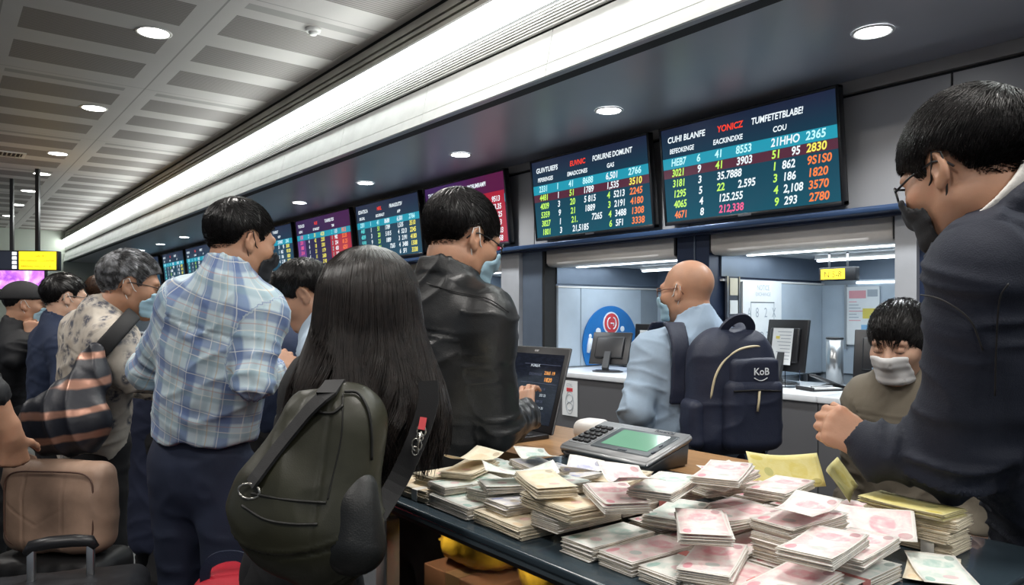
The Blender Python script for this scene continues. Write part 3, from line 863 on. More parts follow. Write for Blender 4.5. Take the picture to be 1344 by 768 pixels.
m.use(ink_white).sphere((-.225, -.008, .07), .016, 12, 8, (1, .3, 1)).tube([(-.225, -.008, .055), (-.235, -.008, .0), (-.25, -.008, -.055)], [.018, .022, .012], 8).tube([(-.232, -.008, .03), (-.20, -.008, .0)], .008, 6)
m.build('pictograms', None, o)
# notices stuck on the counter front (face -X)
o = empty('paper_notice', (3.414, 3.70, .865), -PI / 2, 'white notice sheet with a red block stuck on the counter front', 'notice')
MB().span((-.075, -.003, -.12), (.075, .001, .12)).build('sheet', paper, o)
m = MB().use(ink_red).span((-.03, -.0045, .045), (.03, -.003, .07)); m.use(ink_grey)
sign_text(m, [('CTRL', -.03, .08, .028, ink_grey, .9)], Matrix.Translation((0, -.0045, 0)))
for cz in (.0, -.055): m.tube([(.03 * math.cos(a), -.004, cz + .026 * math.sin(a)) for a in np.linspace(0, 2 * PI, 16, endpoint=False)], .0022, 5, True)
m.tube([(.04 * math.cos(a), -.004, -.03 + .075 * math.sin(a)) for a in np.linspace(0, 2 * PI, 18, endpoint=False)], .0015, 5, True)
m.build('printed_marks', None, o)
o = empty('paper_notice', (3.414, 3.86, .875), -PI / 2, 'small dark photo card beside the white notice on the counter front', 'notice')
MB().span((-.045, -.003, -.09), (.045, .001, .10)).build('sheet', ink_dark, o)
MB().use(ink_grey).span((-.03, -.0045, -.05), (.03, -.003, .05)).build('picture', None, o)
# ================================================================== FRONT TABLE, TERMINAL, LAPTOP
TZ = 1.03
TX0, TX1, TY0, TY1 = .81, 1.54, .42, 1.61
k = NT('table_top'); v = k.co()
k.p(Base_Color=k.mix(k.noise(v, 3, 5), (.026, .042, .055, 1), (.042, .062, .078, 1)), Roughness=k.ramp(k.noise(v, 5, 4), [(.3, (.16, .16, .16)), (.7, (.30, .30, .30))]), Coat_Weight=.3)
tab_top = k.m
tab_edge = plain('table_edge', (.10, .13, .15), .3, .4)
tab_dark = plain('table_frame_dark', (.03, .022, .018), .4)
k = NT('smoked_glass'); k.p(Base_Color=(.42, .36, .33, 1), Roughness=.06, Transmission_Weight=1.0, IOR=1.18, Specular_IOR_Level=.6); SMOKE = k.m
leg_grey = plain('leg_grey', (.36, .34, .31), .45)
tb = empty('service_table', ((TX0 + TX1) / 2, (TY0 + TY1) / 2, 0), 0, 'tall dark slate topped table with smoked glass front under the banknotes', 'table')
hx, hy = (TX1 - TX0) / 2, (TY1 - TY0) / 2
MB().span((-hx, -hy, TZ - .016), (hx, hy, TZ), .005, 3).build('tabletop', tab_top, tb)
m = MB().span((-hx + .004, -hy + .004, TZ - .026), (hx - .004, hy - .004, TZ - .0165)); m.build('edge_trim', tab_edge, tb)
m = MB().span((-hx + .02, -hy + .02, TZ - .042), (-hx + .05, hy - .02, TZ - .026)).span((hx - .05, -hy + .02, TZ - .07), (hx - .02, hy - .02, TZ - .026)).span((-hx + .05, -hy + .02, TZ - .07), (hx - .05, -hy + .05, TZ - .026)).span((-hx + .05, hy - .05, TZ - .07), (hx - .05, hy - .02, TZ - .026))
m.build('apron_rail', tab_dark, tb)
for sx in (-1, 1):
    for sy in (-1, 1):
        MB().span((sx * (hx - .045) - .022, sy * (hy - .045) - .022, 0), (sx * (hx - .045) + .022, sy * (hy - .045) + .022, TZ - .07), .004).build('leg', leg_grey if sx < 0 else tab_dark, tb)
MB().span((-hx + .028, -hy + .07, .12), (-hx + .033, hy - .07, TZ - .042)).build('glass_panel', SMOKE, tb)
MB().span((-hx + .07, -hy + .03, .655), (hx - .03, hy - .07, .675)).span((-hx + .07, -hy + .03, .10), (hx - .03, hy - .07, .12)).build('inner_shelf', tab_dark, tb)
MB().span((hx - .025, -hy + .07, .12), (hx - .02, hy - .07, TZ - .07)).build('back_panel', tab_dark, tb)
carton = plain('carton_brown', (.36, .20, .11), .7, 0, .1, 6)
tape = plain('carton_tape', (.50, .36, .2), .3)
for i, (y, x, l, w_, h_, la) in enumerate(((1.36, 1.03, .22, .26, .195, 'brown carton behind the glass, under the yellow packet'), (1.08, 1.05, .26, .28, .185, 'larger brown carton behind the middle of the glass front'))):
    o = empty('carton', (x, y, .6765), .05, la, 'box')
    MB().span((-w_ / 2, -l / 2, 0), (w_ / 2, l / 2, h_), .003).build('box', carton, o)
    MB().span((-w_ / 2 - .001, -.025, h_ * .6), (w_ / 2 + .001, .025, h_ + .001)).build('tape_strip', tape, o)
def pack(name, label, loc, size, mat, rz):
    prims = [ell((0, 0, size[2] / 2), (size[0] / 2, size[1] / 2, size[2] / 2), k=.0), rbox((0, 0, size[2] / 2), (size[0] * .42, size[1] * .42, size[2] * .34), rnd=.02, k=.03)]
    o = empty(name, loc, rz, label, 'packet')
    sdf_obj('wrapper', prims, .008, mat, o, disp=lambda V, N: .006 * vnoise(V, 22) + .003 * vnoise(V, 55))
    MB().span((-size[0] * .3, size[1] * .42, size[2] * .40), (size[0] * .3, size[1] * .54, size[2] * .46), .002).build('sealed_edge', mat, o)
yel_pl = plain('yellow_plastic', (.50, .36, .03), .28, 0, .15, 9)
pack('plastic_packet', 'glossy yellow plastic packet seen through the glass front', (1.00, 1.36, .8735), (.17, .20, .11), yel_pl, .2)
pack('plastic_packet', 'second yellow packet behind the glass, nearer the table end', (1.02, 1.12, .8635), (.18, .18, .12), yel_pl, -.3)

# L-shaped wooden desk behind
wood_k = NT('wood_desk'); v = wood_k.map(wood_k.co(), (14, 1.2, 14)); n = wood_k.noise(v, 3, 6, .6, .6)
wood_k.p(Base_Color=wood_k.ramp(n, [(.3, (.30, .155, .065)), (.55, (.44, .25, .115)), (.75, (.36, .19, .08))]), Roughness=.35); WOOD = wood_k.m
WX0, WX1, WY1 = 1.36, 1.82, 2.32
ds = empty('wooden_desk', (1.6, 1.75, 0), 0, 'wooden desk edge showing behind the banknotes, under the laptop', 'desk')
rel = lambda x, y: (x - 1.6, y - 1.75)
MB().prism([rel(1.545, 1.20), rel(WX1, 1.20), rel(WX1, WY1), rel(WX0, WY1), rel(WX0, 1.615), rel(1.545, 1.615)], TZ - .03, TZ).build('desktop', WOOD, ds)
for x, y in ((1.575, 1.23), (WX1 - .03, 1.23), (WX1 - .03, WY1 - .03), (WX0 + .03, WY1 - .03), (WX0 + .03, 1.65)):
    MB().span((*[q - .02 for q in rel(x, y)], 0), (*[q + .02 for q in rel(x, y)], TZ - .03), .003).build('leg', tab_dark, ds)

# desk terminal: silver wedge, keypad left, green display right. local x along -Y (its own right), y away from us
term = empty('desk_terminal', (1.535, 1.44, TZ), -PI / 2, 'silver and grey desk calculator terminal with a green display', 'calculator')
silver = plain('terminal_silver', (.42, .43, .44), .35, .3); dgrey = plain('terminal_grey', (.12, .12, .125), .45)
Lx, Ly = .168, .095
prof_low = [(-Ly, .0), (-Ly, .014), (Ly, .066), (Ly - .005, 0)]
T4 = Matrix(((0, 0, 1, 0), (1, 0, 0, 0), (0, 1, 0, 0), (0, 0, 0, 1)))
def wedge(name, prof, half, mat):
    m = MB(); m.prism(prof, -half, half, T4)
    bmesh.ops.bevel(m.bm, geom=m.bm.edges[:], offset=.006, segments=3, affect='EDGES')
    for f in m.bm.faces: f.smooth = True
    return m.build(name, mat, term)
wedge('lower_body', [(-Ly + .006, .001), (-Ly + .002, .018), (Ly - .002, .070), (Ly - .012, .001)], Lx - .008, dgrey)
wedge('top_cover', [(-Ly, .016), (-Ly, .034), (Ly, .088), (Ly, .068)], Lx, silver)
sl = math.atan2(.054, 2 * Ly); Rs = Matrix.Rotation(sl, 3, 'X')
def on_face(u, v, up=0.0):
    """u along x, v along the slope from the front edge"""
    return Vector((u, -Ly + v * math.cos(sl), .034 + v * math.sin(sl))) + Vector((0, -math.sin(sl), math.cos(sl))) * up
m = MB().box(on_face(.043, .094, .001), (.215, .135, .006), Rs, .003); m.build('display_frame', plain('terminal_bezel', (.07, .085, .095), .3), term)
k = NT('lcd_green'); k.p(Base_Color=(.10, .22, .15, 1), Emission_Color=(.17, .36, .24, 1), Emission_Strength=.55, Roughness=.12); MB().box(on_face(.045, .098, .004), (.170, .100, .002), Rs).build('display', k.m, term)
m = MB(); text_into(m, 'PowerCal', .017, ink_dark, Matrix.Translation(on_face(.05, .174, .0012)) @ Matrix.Rotation(sl, 4, 'X'), bold=.0006); m.build('lettering', None, term); m = MB()
text_into(m, 'EXCHANGE TERMINAL', .009, ink_grey, Matrix.Translation(on_face(-.08, .175, .0012)) @ Matrix.Rotation(sl, 4, 'X')); m.build('lettering', None, term)
m = MB().box(on_face(.150, .05, .0045), (.006, .012, .003), Rs).box(on_face(.143, .09, .0045), (.004, .012, .003), Rs).box(on_face(.055, .033, .0045), (.03, .006, .002), Rs); m.build('indicator_mark', ink_dark, term)
for r_ in range(5):
    for c_ in range(3):
        MB().box(on_face(-.140 + c_ * .0235, .045 + r_ * .024, .003), (.019, .016, .009), Rs, .003).build('key', M['black_plastic'], term)
m = MB().box(on_face(-.117, .093, .0003), (.080, .128, .002), Rs, .0005); m.build('keypad_plate', plain('keypad_plate', (.22, .23, .24), .4), term)

# laptop on the wooden desk; local x = -Y, y = +X
lp = empty('laptop', (1.60, 2.02, TZ), -PI / 2, 'open black laptop with a dark screen showing small orange figures', 'laptop')
MB().span((-.175, -.19, 0), (.175, .01, .016), .004).build('keyboard_base', M['black_plastic'], lp)
m = MB()
for r_ in range(5):
    for c_ in range(14): m.box((-.15 + c_ * .0222 + r_ * .003, -.165 + r_ * .027, .0175), (.018, .021, .003))
m.build('keyboard_keys', M['dark_plastic'], lp)
Rl = Matrix.Rotation(-math.radians(17), 4, 'X'); Tl = Matrix.Translation((0, .012, .012)) @ Rl; R3 = Tl.to_3x3()
m = MB().box(Tl @ Vector((0, .005, .15)), (.365, .012, .30), R3, .006); m.build('lid', M['black_plastic'], lp)
k = NT('laptop_screen'); v = k.co('Generated'); X, Y, Z = k.sep(v)
c = k.ramp(k.noise(k.map(v, (5, 1, 16)), 3, 2), [(.45, (.004, .006, .012)), (.7, (.012, .016, .03))]); k.p(Base_Color=(.006, .007, .01, 1), Roughness=.12, Emission_Color=c, Emission_Strength=.8)
scn = MB().box(Tl @ Vector((0, -.0015, .15)), (.325, .002, .245), R3).build('display', k.m, lp)
m = MB(); Tt = Tl @ Matrix.Translation((0, -.003, 0)) @ Matrix.Rotation(PI / 2, 4, 'X')
gor, gwh, gdm = glow('scr_orange', (.9, .38, .08), .8), glow('scr_white', (.6, .68, .75), .6), glow('scr_dim', (.05, .06, .10), .8)
text_into(m, 'FOREX', .016, gwh, Tt @ Matrix.Translation((.0, .225, 0)))
text_into(m, 'EXCHANGE', .013, gdm, Tt @ Matrix.Translation((.0, .195, 0)))
text_into(m, '2365 19', .017, gor, Tt @ Matrix.Translation((.08, .20, 0)))
text_into(m, '1820', .021, gor, Tt @ Matrix.Translation((.085, .175, 0)))
for i in range(5): text_into(m, '%d %d' % (215 + 37 * i, 18 + 5 * i), .012, gwh if i % 2 else gdm, Tt @ Matrix.Translation((.07 + .01 * (i % 2), .145 - i * .022, 0)))
m.use(gdm)
m.box(Tl @ Vector((0.06, -.003, .168)), (.19, .001, .001), R3).box(Tl @ Vector((.06, -.003, .235)), (.19, .001, .0012), R3)
m.build('lettering', None, scn)
m = MB(); text_into(m, 'acer', .013, plain('logo_silver', (.6, .6, .6), .3, .8), Tl @ Matrix.Translation((.0, -.0015, .281)) @ Matrix.Rotation(PI / 2, 4, 'X'), bold=.0003); m.build('logo', None, lp)
# white cup-like dish and cable beside the terminal
o = empty('white_tray', (1.70, 1.735, TZ), .2, 'rounded white plastic tray standing between laptop and terminal', 'tray')
prims = [rbox((0, 0, .035), (.05, .055, .035), rnd=.03, k=0)]
sdf_obj('tray_body', prims, .005, plain('white_plastic', (.75, .73, .70), .35), o)
o = empty('cable', (1.60, 1.66, TZ), 0, 'short dark cable curling beside the terminal', 'cable')
MB().tube([(-.1, -.02, .005), (-.07, .02, .008), (-.02, .01, .02), (.03, .02, .028), (.07, -.01, .012), (.08, -.035, .006)], .006, 8).build('cord', M['black_plastic'], o)
MB().tube([(-.12, -.03, .008), (-.10, -.02, .008)], .009, 8).build('plug', M['dark_plastic'], o)

# ================================================================== BANKNOTES
def note_mat(name, tint, tint2, base=(.88, .86, .81)):
    k = NT(name); u = k.co('UV'); X, Y, Z = k.sep(u)
    ob = k.n('ObjectInfo')
    vv = k.n('VectorMath', operation='ADD'); k.set(vv.inputs[0], k.map(u, (2.2, 1.1, 1))); k.set(vv.inputs[1], k.n('CombineXYZ', i_X=k.math('MULTIPLY', ob.outputs['Random'], 37.0)))
    n = k.noise(vv.outputs[0], 2.6, 4, .55, .5)
    c = k.ramp(n, [(.36, base), (.50, tuple(a * .55 + b * .45 for a, b in zip(base, tint))), (.62, tint), (.74, tuple(a * .6 + b * .4 for a, b in zip(base, tint2)))])
    c = k.mix(.60, c, (*base, 1))
    # guilloche lines, portrait oval, seal and number patches
    wv = k.n('TexWave', i_Vector=vv.outputs[0], i_Scale=26.0, i_Distortion=5.0, i_Detail=1.0); c = k.mix(k.math('MULTIPLY', wv.outputs[0], .13), c, (*tint, 1))
    def disc(cx, cy, rx, ry, soft=.25):
        a = k.math('POWER', k.math('DIVIDE', k.math('SUBTRACT', X, cx), rx), 2.0); b = k.math('POWER', k.math('DIVIDE', k.math('SUBTRACT', Y, cy), ry), 2.0)
        return k.ramp(k.math('ADD', a, b), [(1 - soft, (1, 1, 1)), (1.0, (0, 0, 0))])
    d1 = disc(.70, .5, .13, .36); d2 = disc(.27, .42, .07, .15); d3 = disc(.14, .84, .10, .09); d4 = disc(.90, .16, .07, .10)
    dk = tuple(q * .45 for q in tint)
    c = k.mix(k.math('MULTIPLY', d1, k.ramp(k.noise(u, 7, 4), [(.4, (.55, .55, .55)), (.65, (.1, .1, .1))])), c, (*tint, 1))
    c = k.mix(k.math('MULTIPLY', d2, .5), c, (*tint2, 1)); c = k.mix(k.math('MULTIPLY', d3, .7), c, (*tint, 1)); c = k.mix(k.math('MULTIPLY', d4, .55), c, (*dk, 1))
    fr = k.math('MAXIMUM', k.math('LESS_THAN', k.math('MINIMUM', X, Y), .035), k.math('GREATER_THAN', k.math('MAXIMUM', X, Y), .965))
    c = k.mix(fr, c, (*base, 1))
    k.p(Base_Color=c, Roughness=.62); k.bump(k.noise(u, 30, 3), .15, .002)
    return k.m
NOTE = {'pink': note_mat('note_pink', (.76, .22, .30), (.30, .52, .48)), 'green': note_mat('note_green', (.28, .52, .46), (.72, .36, .42)),
        'blue': note_mat('note_blue', (.30, .34, .62), (.70, .55, .35), (.87, .84, .78)), 'yellow': note_mat('note_yellow', (.62, .50, .07), (.30, .33, .10), (.72, .66, .30)),
        'cream': note_mat('note_cream', (.76, .56, .34), (.70, .32, .36), (.86, .79, .62))}
EDGE = plain('note_edges', (.55, .47, .36), .7, 0, .45, 45)
BAND = plain('band_red', (.62, .22, .20), .6); BANDW = plain('band_white', (.78, .76, .70), .6)
NL, NW = .155, .077

class Sheets:
    """sheets of paper collected into one mesh with UVs"""
    def __init__(s): s.bm = bmesh.new(); s.uv = s.bm.loops.layers.uv.verify()
    def sheet(s, fz, off=(0, 0), ang=0.0, th=.0006, top=0, nx=10, ny=4, L=NL, Wd=NW):
        c, sn = math.cos(ang), math.sin(ang)
        def P(u, v, dz):
            x, y = (u - .5) * L, (v - .5) * Wd
            return Vector((off[0] + x * c - y * sn, off[1] + x * sn + y * c, fz(u, v) + dz))
        A = [[s.bm.verts.new(P(i / nx, j / ny, th / 2)) for j in range(ny + 1)] for i in range(nx + 1)]
        B = [[s.bm.verts.new(P(i / nx, j / ny, -th / 2)) for j in range(ny + 1)] for i in range(nx + 1)]
        def face(vs, uvs, mi):
            f = s.bm.faces.new(vs); f.material_index = mi; f.smooth = mi == 0
            for l, t in zip(f.loops, uvs): l[s.uv].uv = t
        for i in range(nx):
            for j in range(ny):
                uv = [(i / nx, j / ny), ((i + 1) / nx, j / ny), ((i + 1) / nx, (j + 1) / ny), (i / nx, (j + 1) / ny)]
                face([A[i][j], A[i + 1][j], A[i + 1][j + 1], A[i][j + 1]], uv, top)
                face([B[i][j + 1], B[i + 1][j + 1], B[i + 1][j], B[i][j]], uv[::-1], top)
        for i in range(nx):
            face([B[i][0], B[i + 1][0], A[i + 1][0], A[i][0]], [(.5, .01)] * 4, 1); face([A[i][ny], A[i + 1][ny], B[i + 1][ny], B[i][ny]], [(.5, .01)] * 4, 1)
        for j in range(ny):
            face([A[0][j], A[0][j + 1], B[0][j + 1], B[0][j]], [(.5, .01)] * 4, 1); face([B[nx][j], B[nx][j + 1], A[nx][j + 1], A[nx][j]], [(.5, .01)] * 4, 1)
    def build(s, name, mats, parent=None):
        me = bpy.data.meshes.new(name); s.bm.to_mesh(me); s.bm.free()
        for m in mats: me.materials.append(m)
        return link(name, me, parent)

PLACED = []            # (x, y, ang, halfL, halfW, ztop)
def corners(x, y, a, hl, hw):
    c, s = math.cos(a), math.sin(a)
    return [(x + u * hl * c - v * hw * s, y + u * hl * s + v * hw * c) for u, v in ((-1, -1), (1, -1), (1, 1), (-1, 1))]
def rects_hit(A, B):
    for P, Q in ((A, B), (B, A)):
        for i in range(4):
            ex, ey = P[(i + 1) % 4][0] - P[i][0], P[(i + 1) % 4][1] - P[i][1]; nx, ny = -ey, ex
            a = [p[0] * nx + p[1] * ny for p in P]; b = [q[0] * nx + q[1] * ny for q in Q]
            if max(a) < min(b) or max(b) < min(a): return False
    return True
def settle(x, y, ang, hl=NL / 2 + .003, hw=NW / 2 + .003):
    R = corners(x, y, ang, hl, hw)
    return max([TZ + .0012] + [q[5] for q in PLACED if rects_hit(R, corners(*q[:5]))])
NB = [0]
def bundle(x, y, deg, thick, pal, label, band=None, curl=.004, loose=1.0, group='banknote bundles piled on the table', reuse=None):
    ang = math.radians(deg); rng = random.Random(NB[0] * 7 + 3); NB[0] += 1
    z0 = settle(x, y, ang)
    PLACED.append((x, y, ang, NL / 2 + .003, NW / 2 + .003, z0 + thick + curl + .0012))
    o = empty('banknote_bundle', (x, y, z0), ang, label, 'banknotes', group)
    n = max(6, int(thick / .00135)); sh = Sheets(); ph = rng.uniform(0, 6)
    tn = Sheets()
    for i in range(n):
        t = i / (n - 1); cu = curl * (t ** 1.3); w1, w2 = rng.uniform(-1, 1), rng.uniform(-1, 1); zz = t * (thick - .001) + .0006
        side = rng.uniform(.2, 1), rng.uniform(.2, 1)
        def fz(u, v, cu=cu, zz=zz, side=side, t=t, w1=w1): return zz + cu * ((1 - u) ** 3 * side[0] + u ** 3 * side[1]) * .9 + .00025 * t * math.sin(u * 7 + ph)
        (sh if i < n - 1 else tn).sheet(fz, (rng.gauss(0, .0013 * loose), rng.gauss(0, .0011 * loose)), rng.gauss(0, .012 * loose) + (0 if i < n - 1 else 0), .0008, 0, 8, 3)
    sh.build('note_stack', [NOTE[pal], EDGE], o); tn.build('top_note', [NOTE[pal], EDGE], o)
    if band:
        m = MB(); bx = rng.choice((-.25, .0, .2)) * NL; hw, w = NW / 2 + .0045, .011
        m.span((bx - w, -hw, -.0003 + .0004), (bx + w, -hw + .0006, thick * .985)).span((bx - w, hw - .0006, .0001), (bx + w, hw, thick * .985)).span((bx - w, -hw, thick * .985), (bx + w, hw, thick * .985 + .0008))
        m.build('paper_band', BAND if band == 'red' else BANDW, o)
    return o
rb_ = random.Random(11)
PALN = {'cream': 'cream', 'green': 'pale green', 'blue': 'bluish', 'pink': 'pink', 'yellow': 'yellow'}
OR3 = ['first', 'second', 'third', 'fourth', 'fifth', 'sixth', 'seventh']
# bottom layers, laid out side by side: left heap along the front edge, right heap across the table
rows = ['front', 'second', 'third', 'back']
for i, x in enumerate((.884, .976, 1.068, 1.160)):
    for j, y in enumerate((1.462, 1.292, 1.122)):
        pal = ['cream', 'green', 'cream', 'green', 'cream', 'blue', 'green', 'green', 'cream', 'blue', 'green', 'cream'][i * 3 + j]
        bundle(x + rb_.uniform(-.003, .003), y + rb_.uniform(-.003, .003), 90 + rb_.uniform(-2.5, 2.5), rb_.uniform(.022, .028), pal,
               '%s bundle, bottom layer of left heap, %s row, %s from table end' % (PALN[pal], rows[i], OR3[j]), 'white' if (i + j) % 4 == 0 else None, .001, 1.5)
for i, x in enumerate((.945, 1.112, 1.279, 1.446)):
    for j, y in enumerate((1.010, .922, .834, .746, .658, .570)):
        if (i, j) in ((3, 4), (3, 5), (2, 5)): continue
        pal = 'cream' if (i == 2 and j == 4) else rb_.choice(['pink', 'pink', 'pink', 'green'])
        bundle(x + rb_.uniform(-.003, .003), y + rb_.uniform(-.002, .002), rb_.uniform(-2.2, 2.2), rb_.uniform(.020, .027), pal,
               '%s bundle, bottom layer of right heap, %s row, %s from left' % (PALN[pal], rows[i], OR3[j]), 'red' if (i + 2 * j) % 5 == 1 else None, .001, 1.3)
def Bd(x, y, deg, thick, pal, label, band=None, curl=.005, loose=1.4): return bundle(x, y, deg, thick, pal, label, band, curl, loose)
# --- upper layers of the left heap
Bd(.955, 1.445, 3, .020, 'cream', 'worn cream bundle laid across the left end of the heap', None, .003, 2.0)
Bd(.935, 1.350, -4, .017, 'green', 'pale green bundle beside the worn one at the left end', 'white', .003, 1.8)
Bd(.965, 1.250, 6, .018, 'green', 'pale green bundle third from the left end, laid across the front rows', None, .005, 1.8)
Bd(.945, 1.150, -3, .016, 'blue', 'bluish bundle fourth from the left end, laid across the front rows', None, .005)
Bd(1.095, 1.420, 92, .016, 'green', 'pale green bundle at the back left of the left heap')
Bd(1.105, 1.235, 87, .018, 'green', 'pale green bundle in the very middle of the left heap')
Bd(1.195, 1.300, 94, .016, 'blue', 'bluish bundle at the back of the left heap, before the terminal')
Bd(1.150, 1.085, 20, .014, 'cream', 'cream bundle at the back right of the left heap', None, .006)
Bd(.905, 1.005, 84, .022, 'cream', 'thick bent cream bundle at the front of the left heap', None, .007, 1.8)
Bd(.975, 1.395, 30, .012, 'cream', 'thin cream bundle topping the left end', None, .005, 2.2)
Bd(.965, 1.200, -22, .013, 'green', 'green bundle slanting over the front of the left heap', None, .006, 1.8)
Bd(1.110, 1.310, 78, .013, 'blue', 'bundle with a blue portrait on top, highest of the left heap', None, .006, 1.5)
Bd(.915, 1.060, 66, .014, 'cream', 'yellow-cream bundle topping the front of the left heap', None, .007, 1.6)
# --- upper layers of the right heap
Bd(.950, .570, 5, .016, 'pink', 'pink bundle with bright print low at the front of the heap', 'red')
Bd(.945, .700, 25, .017, 'pink', 'white-topped pink bundle in the front middle of the heap')
Bd(.942, .905, 60, .015, 'pink', 'pink bundle turned askew at the left flank of the right heap', None, .006)
Bd(1.122, .660, 2, .018, 'pink', 'lowest raised bundle of the neat pink stack in the middle', 'red', .002)
Bd(1.122, .775, -8, .015, 'pink', 'pink bundle slanting left of the neat stack', None, .006, 1.5)
Bd(1.102, .900, 18, .015, 'green', 'green-faced bundle fanned on the left slope of the right heap', None, .006, 2)
Bd(1.112, .562, 6, .015, 'pink', 'pink bundle at the near corner of the right heap')
Bd(1.405, .600, 90, .020, 'cream', 'lowest bundle of the square cream stack at the right end', 'white', .001)
Bd(1.402, .602, 87, .018, 'cream', 'second bundle of the square cream stack at the right end', None, .001, 1.6)
Bd(1.290, .800, 10, .014, 'pink', 'pale pink bundle on the crest behind the neat stack', None, .006, 1.5)
Bd(1.290, .930, -14, .015, 'pink', 'pink bundle on the left crest of the right heap', None, .006, 1.5)
Bd(1.435, .900, 72, .012, 'pink', 'pink bundle at the back of the right heap', None, .005, 1.5)
Bd(1.120, .658, -1, .018, 'pink', 'second raised bundle of the neat pink stack in the middle', 'red', .002)
Bd(1.407, .598, 92, .016, 'cream', 'third bundle of the square cream stack at the right end', 'white', .002, 1.6)
Bd(.965, .735, 42, .012, 'pink', 'thin pink bundle above the white-topped one', None, .006, 1.5)
Bd(1.010, .850, 20, .013, 'green', 'small green bundle on the front slope of the right heap', None, .005, 1.5)
Bd(1.205, .865, 12, .013, 'pink', 'pink bundle on the ridge behind the green-faced one', None, .006, 1.5)
Bd(1.020, .562, 9, .014, 'pink', 'pink bundle laid across the two at the near corner', None, .005)
Bd(1.124, .662, -3, .016, 'pink', 'topmost bundle of the neat pink stack in the middle', None, .005)
Bd(1.398, .604, 84, .010, 'yellow', 'orange-yellow notes topping the square cream stack', None, .005, 2)
Bd(1.110, .800, 24, .010, 'pink', 'thin pink bundle crowning the right heap beside the neat stack', None, .006, 1.8)
Bd(1.490, 1.120, 12, .012, 'pink', 'flat pink bundle right beside the terminal', None, .005, 1.5)

def note(px, py, h, deg, pitch, roll, pal, label, bend=.012, size=1.0):
    p = (px, py); z0 = h; ang = math.radians(deg); sp, sr = abs(math.sin(math.radians(pitch))), abs(math.sin(math.radians(roll)))
    if h is None: z0 = settle(px, py, ang) + (NW / 2 * sp + NL / 2 * sr) * size + .0022
    sh = Sheets(); sh.sheet(lambda u, v: bend * (4 * (u - .5) ** 2) + bend * .35 * (1 + math.sin(u * 5.5 + v * 2.2)), th=.0004, nx=14, ny=6, L=NL * size, Wd=NW * size)
    o = tag(sh.build('banknote', [NOTE[pal], EDGE]), label, 'banknote', 'loose banknotes on the heap'); o.location = (p[0], p[1], z0)
    o.rotation_euler = (Matrix.Rotation(ang, 4, 'Z') @ Matrix.Rotation(math.radians(roll), 4, 'Y') @ Matrix.Rotation(math.radians(pitch), 4, 'X')).to_euler()
    return o
note(1.285, .640, 1.082, -62, 22, 2, 'pink', 'large pink note sliding off the heap beside the square stack', .004, 1.1)
note(1.270, .515, 1.0325, 20, 0, 0, 'cream', 'cream note flat on the table at the right end', .003)
note(1.262, .500, 1.0385, 34, 0, 0, 'green', 'white-edged note flat on the table, over the cream one', .003)
note(1.250, .900, 1.126, 5, 24, 3, 'pink', 'pale pink note propped up on the crest, facing out', .004, .8)
note(1.425, .875, 1.112, -36, 48, 2, 'yellow', 'yellow note standing up at the back of the heap', .008)
note(1.462, .772, 1.104, 20, 52, -2, 'yellow', 'darker yellow note standing behind the square stack', .006, .92)
note(.965, 1.200, None, -30, 2, 2, 'green', 'pale green note draped over the front of the left heap', .014)
note(1.110, 1.315, None, 66, 2, 2, 'green', 'pale green note lying on the blue portrait bundle', .010)
note(.985, 1.400, None, 22, 2, 2, 'cream', 'cream note lying on the left end of the heap', .012)
note(1.070, 1.120, None, 40, 2, 2, 'blue', 'bluish note curling at the right side of the left heap', .014)
note(.930, .860, None, 58, 2, 2, 'pink', 'pink note curling at the left flank of the right heap', .012)
note(1.125, .655, None, 12, 1, 1, 'pink', 'pink note skewed on top of the neat pink stack', .008)

for y_ in (1.42, 1.15, .85):  # unseen fill spots added under the tabletop to brighten the cabinet contents
    li = bpy.data.lights.new('added_cabinet_fill', 'SPOT'); li.energy = 1.6; li.spot_size = 2.4; li.spot_blend = .8; li.shadow_soft_size = .008; li.color = (1, .88, .7)
    lo = bpy.data.objects.new('added_cabinet_fill', li); COL.objects.link(lo); lo.location = (.875, y_, TZ - .03); lo.rotation_euler = (0, -.5, 0)

# ================================================================== PEOPLE
def skin_mat(name, c):
    k = NT(name); v = k.co(); n = k.noise(v, 14, 4)
    k.p(Base_Color=k.ramp(n, [(.3, tuple(q * .86 for q in c)), (.55, c), (.8, (min(1, c[0] * 1.08), c[1] * .96, c[2] * .93))]), Roughness=.5,
        Subsurface_Weight=.12, Subsurface_Radius=(.01, .004, .002), Subsurface_Scale=.6)
    k.bump(k.noise(v, 220, 3), .12, .002); return k.m
SKIN = skin_mat('skin_warm', (.50, .27, .17)); SKIN_L = skin_mat('skin_light', (.62, .38, .27)); SKIN_D = skin_mat('skin_tan', (.43, .22, .13))
def hair_mat(name, c, rough=.34, grey=None):
    k = NT(name); v = k.co(); n = k.noise(v, 60, 3)
    cc = k.ramp(n, [(.3, tuple(q * .5 for q in c)), (.7, tuple(q * 1.5 for q in c))])
    if grey:
        X, Y, Z = k.sep(v); g = k.ramp(k.noise(v, 35, 4), [(.42, (0, 0, 0)), (.62, (1, 1, 1))]); cc = k.mix(k.math('MULTIPLY', g, .8), cc, (*grey, 1))
    k.p(Base_Color=cc, Roughness=rough, Specular_IOR_Level=.34); return k.m
HAIR = hair_mat('hair_black', (.008, .007, .007)); HAIR_BR = hair_mat('hair_dark_brown', (.016, .010, .008), .32); HAIR_GR = hair_mat('hair_grey', (.05, .05, .052), .45, (.34, .35, .37)); HAIR_B2 = hair_mat('hair_brown', (.06, .03, .018), .5)

